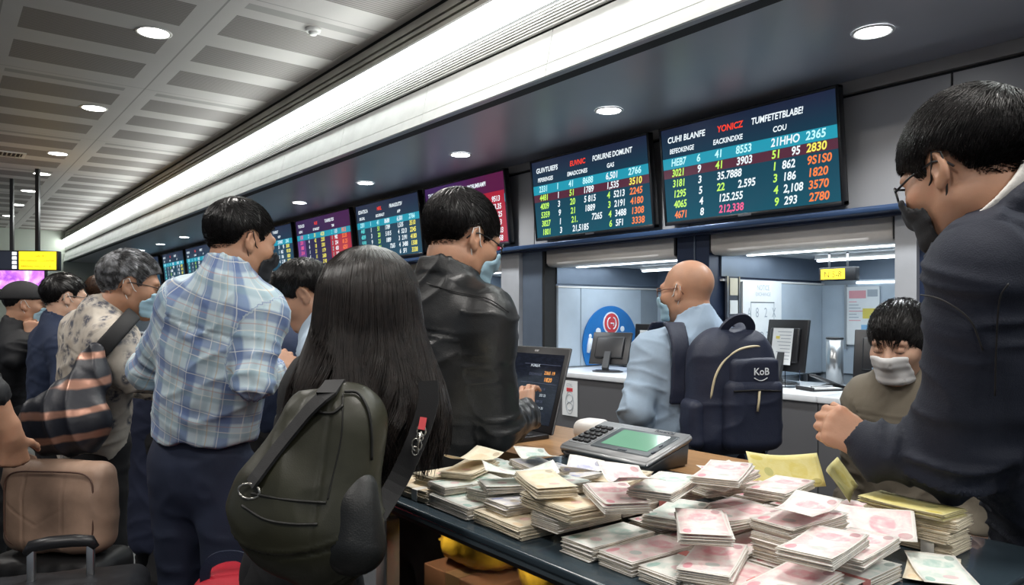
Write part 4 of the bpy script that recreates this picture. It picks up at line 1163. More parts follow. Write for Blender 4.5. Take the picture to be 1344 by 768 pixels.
def fabric(name, c, rough=.8, var=.12, weave=700, bump=.25, sheen=.0):
    k = NT(name); v = k.co(); n = k.noise(v, 6, 5)
    k.p(Base_Color=k.ramp(n, [(.3, tuple(q * (1 - var) for q in c)), (.7, tuple(min(1, q * (1 + var)) for q in c))]), Roughness=rough, Sheen_Weight=sheen)
    k.bump(k.math('ADD', k.noise(v, weave, 2), k.math('MULTIPLY', k.noise(v, 45, 4), 1.2)), bump, .003); return k.m
def leather(name, c, rough=.36, bump=.35, scale=160):
    k = NT(name); v = k.co(); n = k.noise(v, 7, 5)
    vo = k.n('TexVoronoi', i_Vector=v, i_Scale=scale * 2.2).outputs[0]
    k.p(Base_Color=k.ramp(n, [(.3, tuple(q * .7 for q in c)), (.7, tuple(q * 1.35 for q in c))]), Roughness=k.ramp(k.noise(v, 12, 4), [(.3, (rough * .8,) * 3), (.7, (rough * 1.35,) * 3)]))
    k.bump(k.math('ADD', k.math('MULTIPLY', vo, .35), k.math('MULTIPLY', k.noise(v, 38, 4), 1.3)), bump * .6, .003); return k.m

def plaid_mat():
    k = NT('plaid_shirt'); a = k.n('Attribute', attribute_name='cloth'); U, V, Z = k.sep(a.outputs['Vector'])
    wob = k.noise(k.co(), 8, 2); U = k.math('ADD', U, k.math('MULTIPLY', k.math('SUBTRACT', wob, .5), .012))
    def st(x, per, off, w, soft=.12):
        m = k.math('PINGPONG', k.math('ADD', x, 50 * per + off), per / 2)         # 0..per/2
        return k.ramp(k.math('DIVIDE', m, per / 2), [(max(0, w - soft), (1, 1, 1)), (w + .001, (0, 0, 0))])
    c = (.60, .73, .80, 1)
    c = k.mix(k.math('MULTIPLY', st(U, .125, 0, .36), .70), c, (.10, .19, .44, 1))
    c = k.mix(k.math('MULTIPLY', st(V, .115, .02, .34), .62), c, (.09, .15, .38, 1))
    c = k.mix(k.math('MULTIPLY', st(U, .125, .0625, .20), .45), c, (.36, .50, .56, 1))
    c = k.mix(k.math('MULTIPLY', st(V, .115, .0775, .2), .55), c, (.30, .45, .52, 1))
    c = k.mix(k.math('MULTIPLY', st(V, .0575, .01, .07, .05), .8), c, (.82, .84, .80, 1))
    c = k.mix(k.math('MULTIPLY', st(U, .0625, .012, .07, .05), .75), c, (.80, .83, .82, 1))
    c = k.mix(k.math('MULTIPLY', st(U, .125, .045, .035, .02), .55), c, (.62, .45, .25, 1))
    c = k.mix(k.math('MULTIPLY', st(V, .115, .048, .035, .02), .5), c, (.55, .30, .30, 1))
    k.p(Base_Color=c, Roughness=.8, Sheen_Weight=.1); k.bump(k.math('ADD', k.noise(k.co(), 600, 2), k.noise(k.co(), 45, 4)), .2, .003); return k.m
def floral_mat():
    k = NT('floral_blouse'); v = k.co(); d = k.noise(v, 9, 3)
    w = k.n('VectorMath', operation='ADD'); k.set(w.inputs[0], v); k.set(w.inputs[1], k.n('CombineXYZ', i_X=k.math('MULTIPLY', d, .06), i_Z=k.math('MULTIPLY', d, -.05)))
    vo = k.n('TexVoronoi', i_Vector=w.outputs[0], i_Scale=20.0).outputs[0]; n = k.noise(v, 55, 5, .65)
    f = k.math('MULTIPLY', k.ramp(vo, [(.30, (1, 1, 1)), (.58, (0, 0, 0))]), k.ramp(n, [(.38, (0, 0, 0)), (.56, (1, 1, 1))]))
    c = k.mix(f, k.ramp(k.noise(v, 22, 4), [(.35, (.60, .55, .48)), (.7, (.47, .41, .34))]), (.085, .09, .12, 1))
    k.p(Base_Color=c, Roughness=.75); k.bump(k.noise(v, 60, 4), .2, .003); return k.m

Z3 = np.array([0, 0, 1.0])
def dirv(deg): a = math.radians(deg); return np.array([math.cos(a), math.sin(a), 0.0])
def rgt(f): return np.array([f[1], -f[0], 0.0])
def frame(heading, pitch=0, roll=0):
    """columns right, forward, up; pitch>0 looks down"""
    f = dirv(heading); r = rgt(f); p = math.radians(pitch)
    f2 = f * math.cos(p) - Z3 * math.sin(p); u = Z3 * math.cos(p) + f * math.sin(p)
    q = math.radians(roll); r2 = r * math.cos(q) - u * math.sin(q); u2 = u * math.cos(q) + r * math.sin(q)
    return np.stack([r2, f2, u2], 1)

def head_prims(c, R, s, nose=1.0, ear=True, jaw=1.0, neck=None):
    def T(x, y, z): return c + R @ (np.array([x, y, z]) * s)
    e = lambda p, r, k, op='+', R2=None: ell(T(*p), np.array(r) * s, R if R2 is None else R2, k * s, op)
    cn = lambda a, b, ra, rb, k, op='+': cone(T(*a), T(*b), ra * s, rb * s, k * s, None, op)
    P = [e((0, -.012, .032), (.0745, .094, .084), 0), e((0, .028, -.035), (.062, .066, .078), .04), e((0, .070, -.092), (.026, .022, .020), .035),
         cn((-.050, .0, -.055), (-.018, .066, -.092), .019 * jaw, .016, .03), cn((.050, .0, -.055), (.018, .066, -.092), .019 * jaw, .016, .03),
         e((-.040, .058, -.022), (.026, .026, .022), .03), e((.040, .058, -.022), (.026, .026, .022), .03),
         cn((-.040, .080, .024), (.040, .080, .024), .010, .010, .02),
         e((-.031, .098, .004), (.017, .016, .012), .014, '-'), e((.031, .098, .004), (.017, .016, .012), .014, '-'),
         e((-.031, .081, .003), (.0145, .0125, .0125), .003), e((.031, .081, .003), (.0145, .0125, .0125), .003),
         cn((0, .088, .012), (0, .107 * nose, -.028), .0075, .0125, .012), e((-.013, .095, -.032), (.009, .010, .008), .006), e((.013, .095, -.032), (.009, .010, .008), .006),
         cn((-.020, .086, -.057), (.020, .086, -.057), .0065, .0065, .006), cn((-.017, .085, -.066), (.017, .085, -.066), .0075, .0075, .005),
         cone(T(0, -.022, -.045), T(0, -.035, -.12) if neck is None else neck, .054 * s, .053 * s, .03 * s)]
    if ear:
        for x in (-1, 1):
            R2 = R @ np.array(Matrix.Rotation(x * .38, 3, 'Z')) @ np.array(Matrix.Rotation(-.18, 3, 'X'))
            P += [e((x * .078, -.008, -.002), (.0085, .019, .033), .006, '+', R2), e((x * .083, -.004, .004), (.006, .0105, .018), .004, '-', R2),
                  e((x * .077, -.001, -.028), (.007, .010, .011), .006)]
    return P

def hand_prims(w, d, n, side, curl=(25, 30, 20), s=1.0, spread=0.1, thumb=(.55, .75, .35), tcurl=.35):
    """w wrist, d finger direction, n palm normal, side +1 right hand"""
    d = nrm(d); n = nrm(A3(n) - d * (A3(n) @ d)); t = np.cross(d, n) * side
    P = []; offs = (.030, .0105, -.009, -.027); Ls = (.043, .047, .043, .034); back = (.086, .090, .086, .078)
    for i in range(4):
        a = w + (t * offs[i] * .55 + d * .008) * s; b = w + (t * offs[i] + d * back[i]) * s
        P.append(cone(a, b, .0155 * s, .0125 * s, .012 * s))
    P.append(cone(w - d * .03 * s, w + d * .02 * s, .025 * s, .024 * s, .02 * s, (n, .72)))
    for i in range(4):
        p = w + (t * offs[i] + d * back[i]) * s; ang = 0; dd = nrm(d + t * spread * (offs[i] / .03))
        for j, (L, c) in enumerate(zip((Ls[i], Ls[i] * .62, Ls[i] * .5), curl)):
            ang += math.radians(c * (1 + .08 * i)); q = p + (dd * math.cos(ang) + n * math.sin(ang)) * L * s
            r0 = (.0092, .0083, .0074)[j] * (.92 if i == 3 else 1) * s; r1 = (.0085, .0075, .0062)[j] * (.92 if i == 3 else 1) * s
            P.append(cone(p, q, r0, r1, .004 * s if j else .008 * s)); p = q
    p = w + (t * .020 + d * .022) * s; td = nrm(d * thumb[0] + t * thumb[1] + n * thumb[2])
    for j, L in enumerate((.042, .033, .026)):
        q = p + td * L * s; P.append(cone(p, q, (.0145, .0112, .0098)[j] * s, (.0115, .0100, .0078)[j] * s, .012 * s if j == 0 else .005 * s)); p = q
        td = nrm(td + (d * .6 + n * .3 - t * .45) * tcurl)
    return P

def tubes3(P, rad):
    """P (n,k,3) strands, rad (n,k): three sided tubes"""
    n, k, _ = P.shape
    T = np.gradient(P, axis=1); T /= np.linalg.norm(T, axis=2, keepdims=True) + 1e-9
    ref = np.tile(np.array([.31, .2, .93]), (n, k, 1)); A = np.cross(T, ref); A /= np.linalg.norm(A, axis=2, keepdims=True) + 1e-9; B = np.cross(T, A)
    V = np.stack([P + rad[..., None] * (A * math.cos(a) + B * math.sin(a)) for a in (0, 2 * PI / 3, 4 * PI / 3)], 2)     # n,k,3,3
    idx = np.arange(n * k * 3).reshape(n, k, 3); Q = []
    for j in range(3):
        j2 = (j + 1) % 3; Q.append(np.stack([idx[:, :-1, j], idx[:, :-1, j2], idx[:, 1:, j2], idx[:, 1:, j]], -1).reshape(-1, 4))
    return V.reshape(-1, 3), np.concatenate(Q)

def hairline(style):
    pts = {'short': [(-.13, -.070), (-.085, -.062), (-.060, -.050), (-.042, -.020), (-.030, .018), (-.008, .034), (.014, .028), (.020, -.004), (.034, -.008), (.040, .022), (.058, .050), (.078, .064), (.12, .076)],
           'low': [(-.13, -.090), (-.085, -.082), (-.060, -.064), (-.042, -.026), (-.030, .016), (-.008, .032), (.014, .024), (.020, -.012), (.036, -.014), (.044, .014), (.062, .034), (.083, .042), (.12, .048)],
           'fringe': [(-.13, -.10), (-.075, -.095), (-.045, -.075), (-.03, -.03), (-.014, .0), (.018, -.01), (.03, -.05), (.05, -.045), (.055, .0), (.078, .030), (.09, .034), (.12, .036)]}[style]
    xs, ys = zip(*pts); return lambda y: np.interp(y, xs, ys)

def hair_short(parent, c, R, s, mat, style='short', thick=.016, n=1500, length=.045, h=.005, seed=1, lift=.007, rad=.0011, top=.010, flow=(0, .35)):
    rs = np.random.RandomState(seed); hl = hairline(style)
    ctr = np.array([0, -.014, .034]); rr = np.array([.0745 + thick * .75, .094 + thick, .084 + thick + top * .3])
    low_ = 0.0 if style == 'fringe' else 1.0
    def thin(z): return low_ * thick * .95 * np.clip((.045 - z) / .105, 0, 1)          # tapers towards the nape
    def fn(P):
        q = ((P - c) @ R) / s
        k0 = np.linalg.norm((q - ctr) / rr, axis=1); k1 = np.linalg.norm((q - ctr) / rr ** 2, axis=1); d = k0 * (k0 - 1) / (k1 + 1e-9) + thin(q[:, 2])
        d2 = hl(q[:, 1]) - q[:, 2] + .004 * vnoise(q, 90) + .006 * vnoise(q, 35, 5); return smax(d, d2 * .8, .012) * s
    P0 = [func(fn, c - .15 * s, c + .15 * s, 0)]; p_ = None
    arr, L = field(P0, h); V, Q = snet(arr, L, h); V = relax(V, Q, 1); N = vnormals(V, Q)
    q = ((V - c) @ R) / s; ang = np.arctan2(q[:, 0], q[:, 1] + .05)
    V = V + N * (.0022 * s * vnoise(np.stack([ang * 14, q[:, 2] * 18, q[:, 1] * 18], 1)) )[:, None]
    dv = rs.randn(n * 4, 3); dv /= np.linalg.norm(dv, axis=1, keepdims=True); p = ctr + dv * rr
    p = p[p[:, 2] > hl(p[:, 1]) + .010][:n]; n = len(p); K = 8; S = np.zeros((n, K, 3)); crown = np.array([.01, -.065, .115])
    ln = length * (.6 + .6 * rs.rand(n)) * np.clip(.30 + (p[:, 2] + .06) / .13, .30, 1.0); S[:, 0] = p * .995
    g0 = p - crown; g0 = g0 + np.array([0, flow[1], flow[0]]) * .05 * (p[:, 2:3] > .04) + .035 * np.stack([vnoise(p, 22, o) for o in (0, 7, 13)], 1) + .005 * rs.randn(n, 3)
    cur = p.copy()
    for j in range(1, K):
        nn = (cur - ctr) / rr ** 2; nn /= np.linalg.norm(nn, axis=1, keepdims=True)
        g = g0 - nn * np.sum(g0 * nn, 1, keepdims=True); g /= np.linalg.norm(g, axis=1, keepdims=True) + 1e-9
        cur = cur + g * (ln / (K - 1))[:, None]
        k0 = np.linalg.norm((cur - ctr) / rr, axis=1, keepdims=True)
        cur = ctr + (cur - ctr) / k0 * (1 - thin(cur[:, 2:3]) / .10 + (lift / .1) * (j / (K - 1)) ** 1.3 * (.25 + rs.rand(n)[:, None] * .9) * np.where(p[:, 2:3] > .03, 1.0, .35))
        stop = (cur[:, 2:3] < hl(cur[:, 1])[:, None] - .003) & (low_ > 0); cur = np.where(stop, S[:, j - 1] + .0004, cur)
        S[:, j] = cur
    W_ = S.reshape(-1, 3) @ (R.T * s) + c; S = W_.reshape(n, K, 3)
    rd = np.tile(np.array([1, 1, 1, .95, .85, .7, .5, .2]) * rad * s, (n, 1)); V2, Q2 = tubes3(S, rd)
    me = raw_mesh('hair', np.concatenate([V, V2]), np.concatenate([Q, Q2 + len(V)]), [mat]); return link('hair', me, parent)

def mask_part(parent, c, R, s, hp, mat, loop_mat, xl=.074, top=.0, name='face_mask', h=.004):
    hq = [hp[i] for i in (0, 1, 2, 3, 4, 5, 6)] + [(*hp[12][:5], .035 * s, *hp[12][6:])]
    def fn(P):
        q = ((P - c) @ R) / s; d = field_at(hq, P) / s
        shell = np.abs(d - .0080) - .0030
        reg = smax(smax(q[:, 2] - (-.012 + top + .10 * np.maximum(0, q[:, 1] - .07)), -.108 - q[:, 2], .01), smax((.035 + .22 * np.abs(q[:, 2] + .055)) - q[:, 1], np.abs(q[:, 0]) - xl, .008), .01)
        return smax(shell, reg, .004) * s
    lo = c - .13 * s; hi = c + .13 * s
    f = (R @ np.array([0, .07, -.06])) * s + c
    def pl(V, N):
        q = ((V - c) @ R) / s; return .0007 * s * np.sin(q[:, 2] * 250)
    o = sdf_obj(name, [func(fn, f - .095 * s, f + .095 * s, 0)], h, mat, parent, disp=pl, smooth=3)
    T = lambda x, y, z: c + R @ (np.array([x, y, z]) * s)
    for x in (-1, 1):
        m = MB(); m.tube([T(x * .056, .054, -.035), T(x * .072, .015, -.012), T(x * .083, -.008, .026), T(x * .086, -.024, .016), T(x * .082, -.022, -.015), T(x * .072, .0, -.05), T(x * .050, .050, -.085)], .0016 * s, 6)
        m.build('ear_loop', loop_mat, o)
    return o
def glasses_part(parent, c, R, s, mat):
    T = lambda x, y, z: c + R @ (np.array([x, y, z]) * s)
    m = MB()
    for x in (-1, 1):
        pts = [T(x * (.034 + .025 * math.copysign(abs(math.cos(a)) ** .6, math.cos(a))), .104 - .012 * abs(math.cos(a)), .002 + .019 * math.copysign(abs(math.sin(a)) ** .6, math.sin(a))) for a in np.linspace(0, 2 * PI, 24, endpoint=False)]
        m.tube(pts, .0018 * s, 6, True)
        m.tube([T(x * .060, .092, .008), T(x * .072, .05, .012), T(x * .079, .0, .012), T(x * .081, -.02, .004), T(x * .079, -.032, -.014)], .0020 * s, 6)
    m.tube([T(-.010, .105, .008), T(0, .108, .011), T(.010, .105, .008)], .0018 * s, 6)
    o = m.build('glasses', mat, parent)
    l = MB()
    for x in (-1, 1):
        poly = [T(x * (.034 + .023 * math.cos(a)), .102 - .010 * abs(math.cos(a)), .002 + .017 * math.sin(a)) for a in np.linspace(0, 2 * PI, 16, endpoint=False)]
        l.quad(poly)
    l.build('lens', LENS, o); return o
k = NT('lens_glass'); k.p(Base_Color=(.95, .98, 1, 1), Roughness=.02, Transmission_Weight=1, IOR=1.02); LENS = k.m
BLACKF = plain('glasses_black', (.012, .012, .014), .3); WHITE_LOOP = plain('loop_white', (.8, .8, .78), .6); BLACK_LOOP = plain('loop_black', (.012, .012, .012), .6)
MASK_BLUE = fabric('mask_blue', (.36, .55, .66), .8, .05, 500, .15); MASK_WHITE = fabric('mask_white', (.74, .74, .74), .8, .04, 500, .15); MASK_BLACK = fabric('mask_black', (.012, .013, .016), .7, .1, 500, .2)
SHOE = leather('shoe_black', (.012, .012, .012), .4)

def person(label, base, heading, hc, hd=(0, 0, 0), hs=1.0, arms=None, skin=None, top=None, bottom=None, hair=None, mask=None, glasses=None, h=.006, ch=.008,
           sw=.175, girth=1.0, pelz=.93, infl=.012, hem=None, sleeve=(.060, .050, .038), slv_end=1.0, collar='shirt', top_name='shirt', folds=1.0, neck_back=.045, neck_drop=.155,
           shoes=True, h_extra=None, cat='person', shoulder_drop=.085, hip=.155, waist=.150, chest=.172, seams=True, shift=(0, 0), sd=0, flat=.66, bald=False):
    B = np.array([base[0], base[1], 0.0])
    o = empty('person', B, 0, label, cat)
    f = dirv(heading); r = rgt(f); c = A3(hc) - B; R = frame(hd[0], hd[1], hd[2])
    fh = R[:, 1]; nb = c - dirv(hd[0]) * neck_back * hs - Z3 * neck_drop * hs + np.array([shift[0], shift[1], 0])
    hp = head_prims(c, R, hs, neck=nb + nrm(c - nb) * .02)
    p0 = np.array([0, 0, pelz]); up = nrm(nb - p0); tf = nrm(f - up * (f @ up)); rr_ = nrm(np.cross(tf, up) * .35 + r * .65)
    sh = nb - up * shoulder_drop
    S = {'L': sh - rr_ * sw, 'R': sh + rr_ * sw}
    g = girth; L = np.linalg.norm(nb - p0); at = lambda t: p0 + (nb - p0) * t
    lat = lambda d: d
    def torso(e):
        fl = (tf, flat)
        P = [cone(p0 - up * .06, at(.12), hip * g + e, hip * g + e, 0, fl), cone(at(.14), at(.42), (hip if e > 0 else .11) * g + e, waist * g + e, .05, fl), cone(at(.38), at(.57), waist * g + e, chest * g + e, .06, fl), cone(at(.70) - rr_ * .075 * g, at(.70) + rr_ * .075 * g, .098 + e, .098 + e, .06, (tf, .80))]
        P += [cone(S['L'] + rr_ * .03, S['R'] - rr_ * .03, .056 + e, .056 + e, .05)]
        for q in 'LR': P.append(cone(nb + up * .005, S[q] * .80 + nb * .20 - up * .0, .046 + e * .8, .052 + e, .06))
        return P
    E, Wr = {}, {}
    arms = arms or {}
    for q, sg in (('L', -1), ('R', 1)):
        a = arms.get(q, {})
        E[q] = A3(a['e']) - B if 'e' in a else S[q] + rr_ * sg * .06 - Z3 * .27 - f * .03
        Wr[q] = A3(a['w']) - B if 'w' in a else E[q] - Z3 * .22 + f * .10
    nd0 = nrm(c - nb)
    body = torso(-.022)[1:-2] + [cone(nb - nd0 * .02, c + R @ (np.array([0, -.02, -.06]) * hs), .050 * hs, .053 * hs, .03)]
    for q, sg in (('L', -1), ('R', 1)):
        a = arms.get(q, {}); body += [cone(S[q], E[q], .046, .040, .03), cone(E[q], Wr[q], .040, .0275, .015)]
    body += [p for p in hp]
    for q, sg in (('L', -1), ('R', 1)):
        a = arms.get(q, {})
        d = a.get('d', nrm(Wr[q] - E[q])); n = a.get('n', -Z3)
        body += hand_prims(Wr[q], d, n, sg, a.get('curl', (25, 30, 20)), a.get('hs', 1.0), a.get('spread', .1), a.get('thumb', (.55, .75, .35)), a.get('tcurl', .35))
    sdf_obj('body', body, h, skin or SKIN, o, smooth=1)
    # upper clothing
    hem = hem if hem is not None else pelz - .08
    cl = torso(infl)
    if hem < pelz - .05: cl.append(cone(np.array([0, 0, hem + .06]), p0, hip * g + infl + .004, hip * g + infl, .03, (f, flat)))
    bones = [('t', p0, nb, chest * g)]
    for q in 'LR':
        we = E[q] + (Wr[q] - E[q]) * slv_end
        cl += [cone(S[q], E[q], sleeve[0], sleeve[1], .05)]
        if slv_end > 0: cl += [cone(E[q], we, sleeve[1], sleeve[2], .02)]
        bones += [('a', S[q], E[q], sleeve[0]), ('a', E[q], Wr[q], sleeve[2])]
    cl.append(func(lambda P: hem - P[:, 2] + .008 * np.sin(np.arctan2(P[:, 1], P[:, 0]) * 5), p0 - 9, p0 + 9, .015, '*'))
    # neck opening, collar
    nd = nrm(c + R @ (np.array([0, -.02, -.06]) * hs) - nb)
    nc = nb + nd * .030; nx = nrm(np.cross(tf, nd)); ny = np.cross(nd, nx)
    cl.append(cone(nb - up * .085, nb + nd * .012, .100, .070 * hs, .04))
    if collar in ('shirt', 'jacket', 'hood'):
        thk, hgt, rad0, rad1 = {'shirt': (.005, .032, .078, .068), 'jacket': (.006, .026, .082, .074), 'hood': (.010, .032, .094, .086)}[collar]
        def colfn(P):
            q = P - nc; x, y, z = q @ nx, q @ ny, q @ nd; z = z + .30 * y                            # dips at the front
            rad = np.interp(z, [-.03, .04], [rad0 * hs, rad1 * hs]); d = np.abs(np.hypot(x, y * 1.06) - rad) - thk
            gap = .018 - np.abs(x) - .35 * (z + .02)
            d = smax(d, np.abs(z - .008) - hgt, .008); return np.where(y > .03, smax(d, gap, .006), d)
        cl.append(func(colfn, nc - .14, nc + .14, .006))
    if collar == 'hood':
        def incol(P):
            q = P - nc; x, y, z = q @ nx, q @ ny, q @ nd; z = z + .30 * y
            return smax(np.abs(np.hypot(x, y * 1.06) - .068 * hs) - .006, np.abs(z - .030) - .034, .006)
        sdf_obj('shirt_collar', [func(incol, nc - .13, nc + .13, 0)], .005, WHITE_SHIRT, o)
        hb = nb - tf * .085 - up * .03
        cl += [cone(nb - rr_ * .10 - up * .01 + tf * .02, hb - rr_ * .05, .024, .036, .03), cone(nb + rr_ * .10 - up * .01 + tf * .02, hb + rr_ * .05, .024, .036, .03), cone(hb - rr_ * .05, hb + rr_ * .05, .036, .036, .03), cone(hb, hb - up * .10, .05, .03, .05, (tf, .5))]
    rng = sd * 3.7
    def attr(V):
        best = np.full(len(V), 9.0); out = np.zeros((len(V), 3))
        for i, (ty, a, b, rad) in enumerate(bones):
            ax = nrm(b - a); q = V - a; v = q @ ax; ln = np.linalg.norm(b - a)
            hh = np.clip(v, 0, ln)
            rv = q - hh[:, None] * ax
            if ty == 't': dd = np.linalg.norm(rv + np.outer(rv @ tf, tf) * .5, axis=1) - rad; x = rv @ rr_; y = -(rv @ tf); u = np.arctan2(x, np.maximum(y, -.3) + .02) * .15
            else:
                ref = nrm(np.cross(ax, tf)); r2 = np.cross(ax, ref); dd = np.linalg.norm(rv, axis=1) - rad; u = np.arctan2(rv @ ref, rv @ r2) * .06 + .03
                if i >= 1 and (i % 2) == 0: v = v + np.linalg.norm(bones[i - 1][2] - bones[i - 1][1])
                v = -v
            m = dd < best; best[m] = dd[m]; out[m] = np.stack([u, v, np.full(len(V), float(i))], 1)[m]
        return out
    def disp(V, N):
        A = attr(V); u, v, b = A[:, 0], A[:, 1], A[:, 2]
        q = V + .03 * np.stack([vnoise(V, 5, rng), vnoise(V, 5, rng + 9), vnoise(V, 5, rng + 17)], 1)
        rid = lambda x: (1 - np.abs(x)) ** 3
        arm = b > 0
        el = np.zeros(len(V))
        for k_ in 'LR': el = np.maximum(el, np.exp(-(np.linalg.norm(V - E[k_], axis=1) / .11) ** 2)); el = np.maximum(el, .8 * np.exp(-(np.linalg.norm(V - Wr[k_], axis=1) / .07) ** 2)); el = np.maximum(el, .55 * np.exp(-(np.linalg.norm(V - S[k_] + Z3 * .05, axis=1) / .09) ** 2))
        ring = rid(vnoise(np.stack([u * 9 + v * 5, v * 26, b * 3.1], 1), 1, rng)) - .35
        dg = rid(vnoise(np.stack([(u + v * .45) * 5.5, (v - u * .7) * 13, b], 1), 1, rng + 5)) - .35
        d2 = rid(vnoise(np.stack([(u - v * .5) * 6, (v + u * .6) * 9, b + 4], 1), 1, rng + 31)) - .35
        big = vnoise(q, 6, rng + 3)
        w = np.clip((v / L), 0, 1)
        low = np.where(arm, 0, np.exp(-((v - .12) / .16) ** 2))
        out = .004 * big + np.where(arm, ring * (.003 + .011 * el), dg * .006 + d2 * .004 + low * ring * .004)
        if seams:
            y = np.where(arm, 9.0, np.abs(v - .80 * L)); out = out - .003 * np.exp(-(y / .004) ** 2) + .0016 * np.exp(-((y - .009) / .004) ** 2)
        return out * folds
    cm = sdf_obj(top_name, cl, ch, top, o, disp=disp, attr=attr)
    o_cl = cl
    # trousers and shoes
    hipL = {'L': p0 - r * .085 - Z3 * .03, 'R': p0 + r * .085 - Z3 * .03}
    tr = [cone(p0 - r * .05 + Z3 * .02, p0 + r * .05 + Z3 * .02, .115 * g, .115 * g, 0, (f, .9)), cone(p0 - Z3 * .05, p0 + Z3 * .06, hip * g + .004, hip * g - .004, .04, (f, flat))]
    feet = {}
    for q, sg in (('L', -1), ('R', 1)):
        ft = r * sg * .11 + f * (.05 if q == 'L' else -.03); feet[q] = ft; kn = (hipL[q] + ft + Z3 * .05) / 2 + f * .03
        tr += [cone(hipL[q], kn, .100 * g, .073, .04), cone(kn, ft + Z3 * .10 - f * .03, .073, .062, .04)]
    sdf_obj('trousers', tr, .012, bottom or DENIM, o, disp=lambda V, N: .007 * ((1 - np.abs(vnoise(V, (9, 9, 16), rng))) ** 3 - .4) + .004 * vnoise(V, 5, rng))
    if shoes:
        for q in 'LR':
            ft = feet[q]; sdf_obj('shoe', [cone(ft - f * .06 + Z3 * .045, ft + f * .14 + Z3 * .035, .042, .036, 0), cone(ft - f * .05 + Z3 * .06, ft - f * .03 + Z3 * .09, .045, .045, .02), func(lambda P: .004 - P[:, 2], -np.ones(3), np.ones(3), 0, '*')], .008, SHOE, o)
    if hair: hair(o, c, R, hs)
    if mask: mask_part(o, c, R, hs, hp, *mask)
    if glasses: glasses_part(o, c, R, hs, glasses)
    return dict(o=o, B=B, c=c, R=R, S=S, E=E, W=Wr, nb=nb, p0=p0, up=up, tf=tf, rr=rr_, cloth=cl, f=f, r=r, hp=hp, nd=nd)

WHITE_SHIRT = fabric('white_shirt', (.72, .70, .66), .8)
DENIM = fabric('navy_trousers', (.018, .026, .055), .75); DARKT = fabric('black_trousers', (.010, .010, .012), .8)
LEATHER = leather('black_leather', (.016, .017, .018), .34, .4)
NAVYJ = fabric('navy_jacket', (.004, .0075, .020), .75, .15, 420, .3, .02)
LBLUE = fabric('light_blue_shirt', (.36, .47, .60), .8); NAVYS = fabric('navy_shirt', (.018, .030, .070), .8); BLACKS = fabric('black_shirt', (.009, .010, .013), .7)
KHAKI = fabric('khaki_jacket', (.19, .165, .125), .85); PALEB = fabric('pale_blue_shirt', (.50, .62, .74), .8); DKNAVY = fabric('dark_navy_top', (.014, .02, .05), .8)
PLAID = plaid_mat(); FLORAL = floral_mat()
HS = lambda mat, **kw: (lambda o, c, R, s: hair_short(o, c, R, s, mat, **kw))
def g3(px, py, d): return W(px, py, d)
def gbase(px, d): return W(px, 0, d)[:2]

# ---- man in the plaid shirt
P5 = person('man in a blue plaid shirt and navy trousers, black mask, seen from behind', gbase(262, 2.40), 40, g3(316, 318, 2.28), (8, 12, 0), 1.02,
    arms={'R': dict(e=g3(334, 500, 2.18), w=g3(362, 489, 2.38), d=g3(382, 468, 2.46) - g3(362, 489, 2.38), n=(-.3, .5, -.8), curl=(30, 35, 25)),
          'L': dict(e=g3(192, 486, 2.44), w=g3(210, 500, 2.66))},
    top=PLAID, hem=1.035, pelz=.98, girth=.93, infl=.020, sleeve=(.064, .055, .044), slv_end=.93, hair=HS(HAIR, n=2600, seed=2, h=.004, length=.055, thick=.013, lift=.003), mask=(MASK_BLACK, BLACK_LOOP), skin=SKIN, h=.005, ch=.007, sw=.140, collar='shirt', folds=1.2, sd=1, neck_drop=.130)
# ---- man in the leather jacket
P10 = person('man in a black leather jacket and glasses, blue mask, typing on the laptop', (1.12, 1.85), 14, g3(606, 315, 2.14), (-2, 18, 0), 1.10,
    arms={'R': dict(e=g3(652, 560, 2.08), w=g3(690, 545, 2.24), d=g3(686, 505, 2.34) - g3(690, 545, 2.24), n=(.75, .3, -.2), curl=(18, 30, 25), spread=.2),
          'L': dict(e=(1.16, 2.2, 1.15), w=(1.31, 2.06, 1.15), d=(1, -.2, -.12), n=(0, 0, -1))},
    top=LEATHER, hem=.90, pelz=.93, girth=.93, infl=.020, sleeve=(.070, .062, .050), slv_end=.97, hair=HS(HAIR, n=3400, seed=5, h=.004, style='low', length=.075, lift=.004, thick=.015), mask=(MASK_BLUE, WHITE_LOOP), glasses=BLACKF, skin=SKIN, h=.0045, ch=.006,
    sw=.17, collar='jacket', top_name='leather_jacket', folds=1.2, sd=2, bottom=DARKT, neck_drop=.13)
# ---- man in the navy jacket on the right
P13 = person('man in a navy hooded jacket and black mask standing over the banknotes', (1.75, .45), 88, g3(1270, 226, 1.37), (74, 20, 0), 1.12,
    arms={'L': dict(e=g3(1248, 600, 1.34), w=g3(1146, 590, 1.42), d=g3(1100, 562, 1.45) - g3(1146, 590, 1.42), n=(.55, -.35, -.5), curl=(55, 70, 45), hs=1.0, spread=0, thumb=(.75, .35, .5), tcurl=.15),
          'R': dict(e=(2.02, .40, 1.22), w=(1.98, .62, 1.14), n=(0, 0, -1))},
    top=NAVYJ, hem=.84, pelz=.95, girth=.98, infl=.022, sleeve=(.082, .072, .054), slv_end=.93, hair=HS(HAIR, n=6500, seed=9, h=.0035, style='low', length=.085, lift=.006, rad=.0008, thick=.018), mask=(MASK_BLACK, BLACK_LOOP), glasses=BLACKF, skin=SKIN, h=.004, ch=.006,
    sw=.165, collar='hood', top_name='navy_jacket', folds=2.0, sd=3, bottom=DARKT, neck_drop=.098, neck_back=.055, shift=(.052, -.005), hip=.135, shoulder_drop=.075)
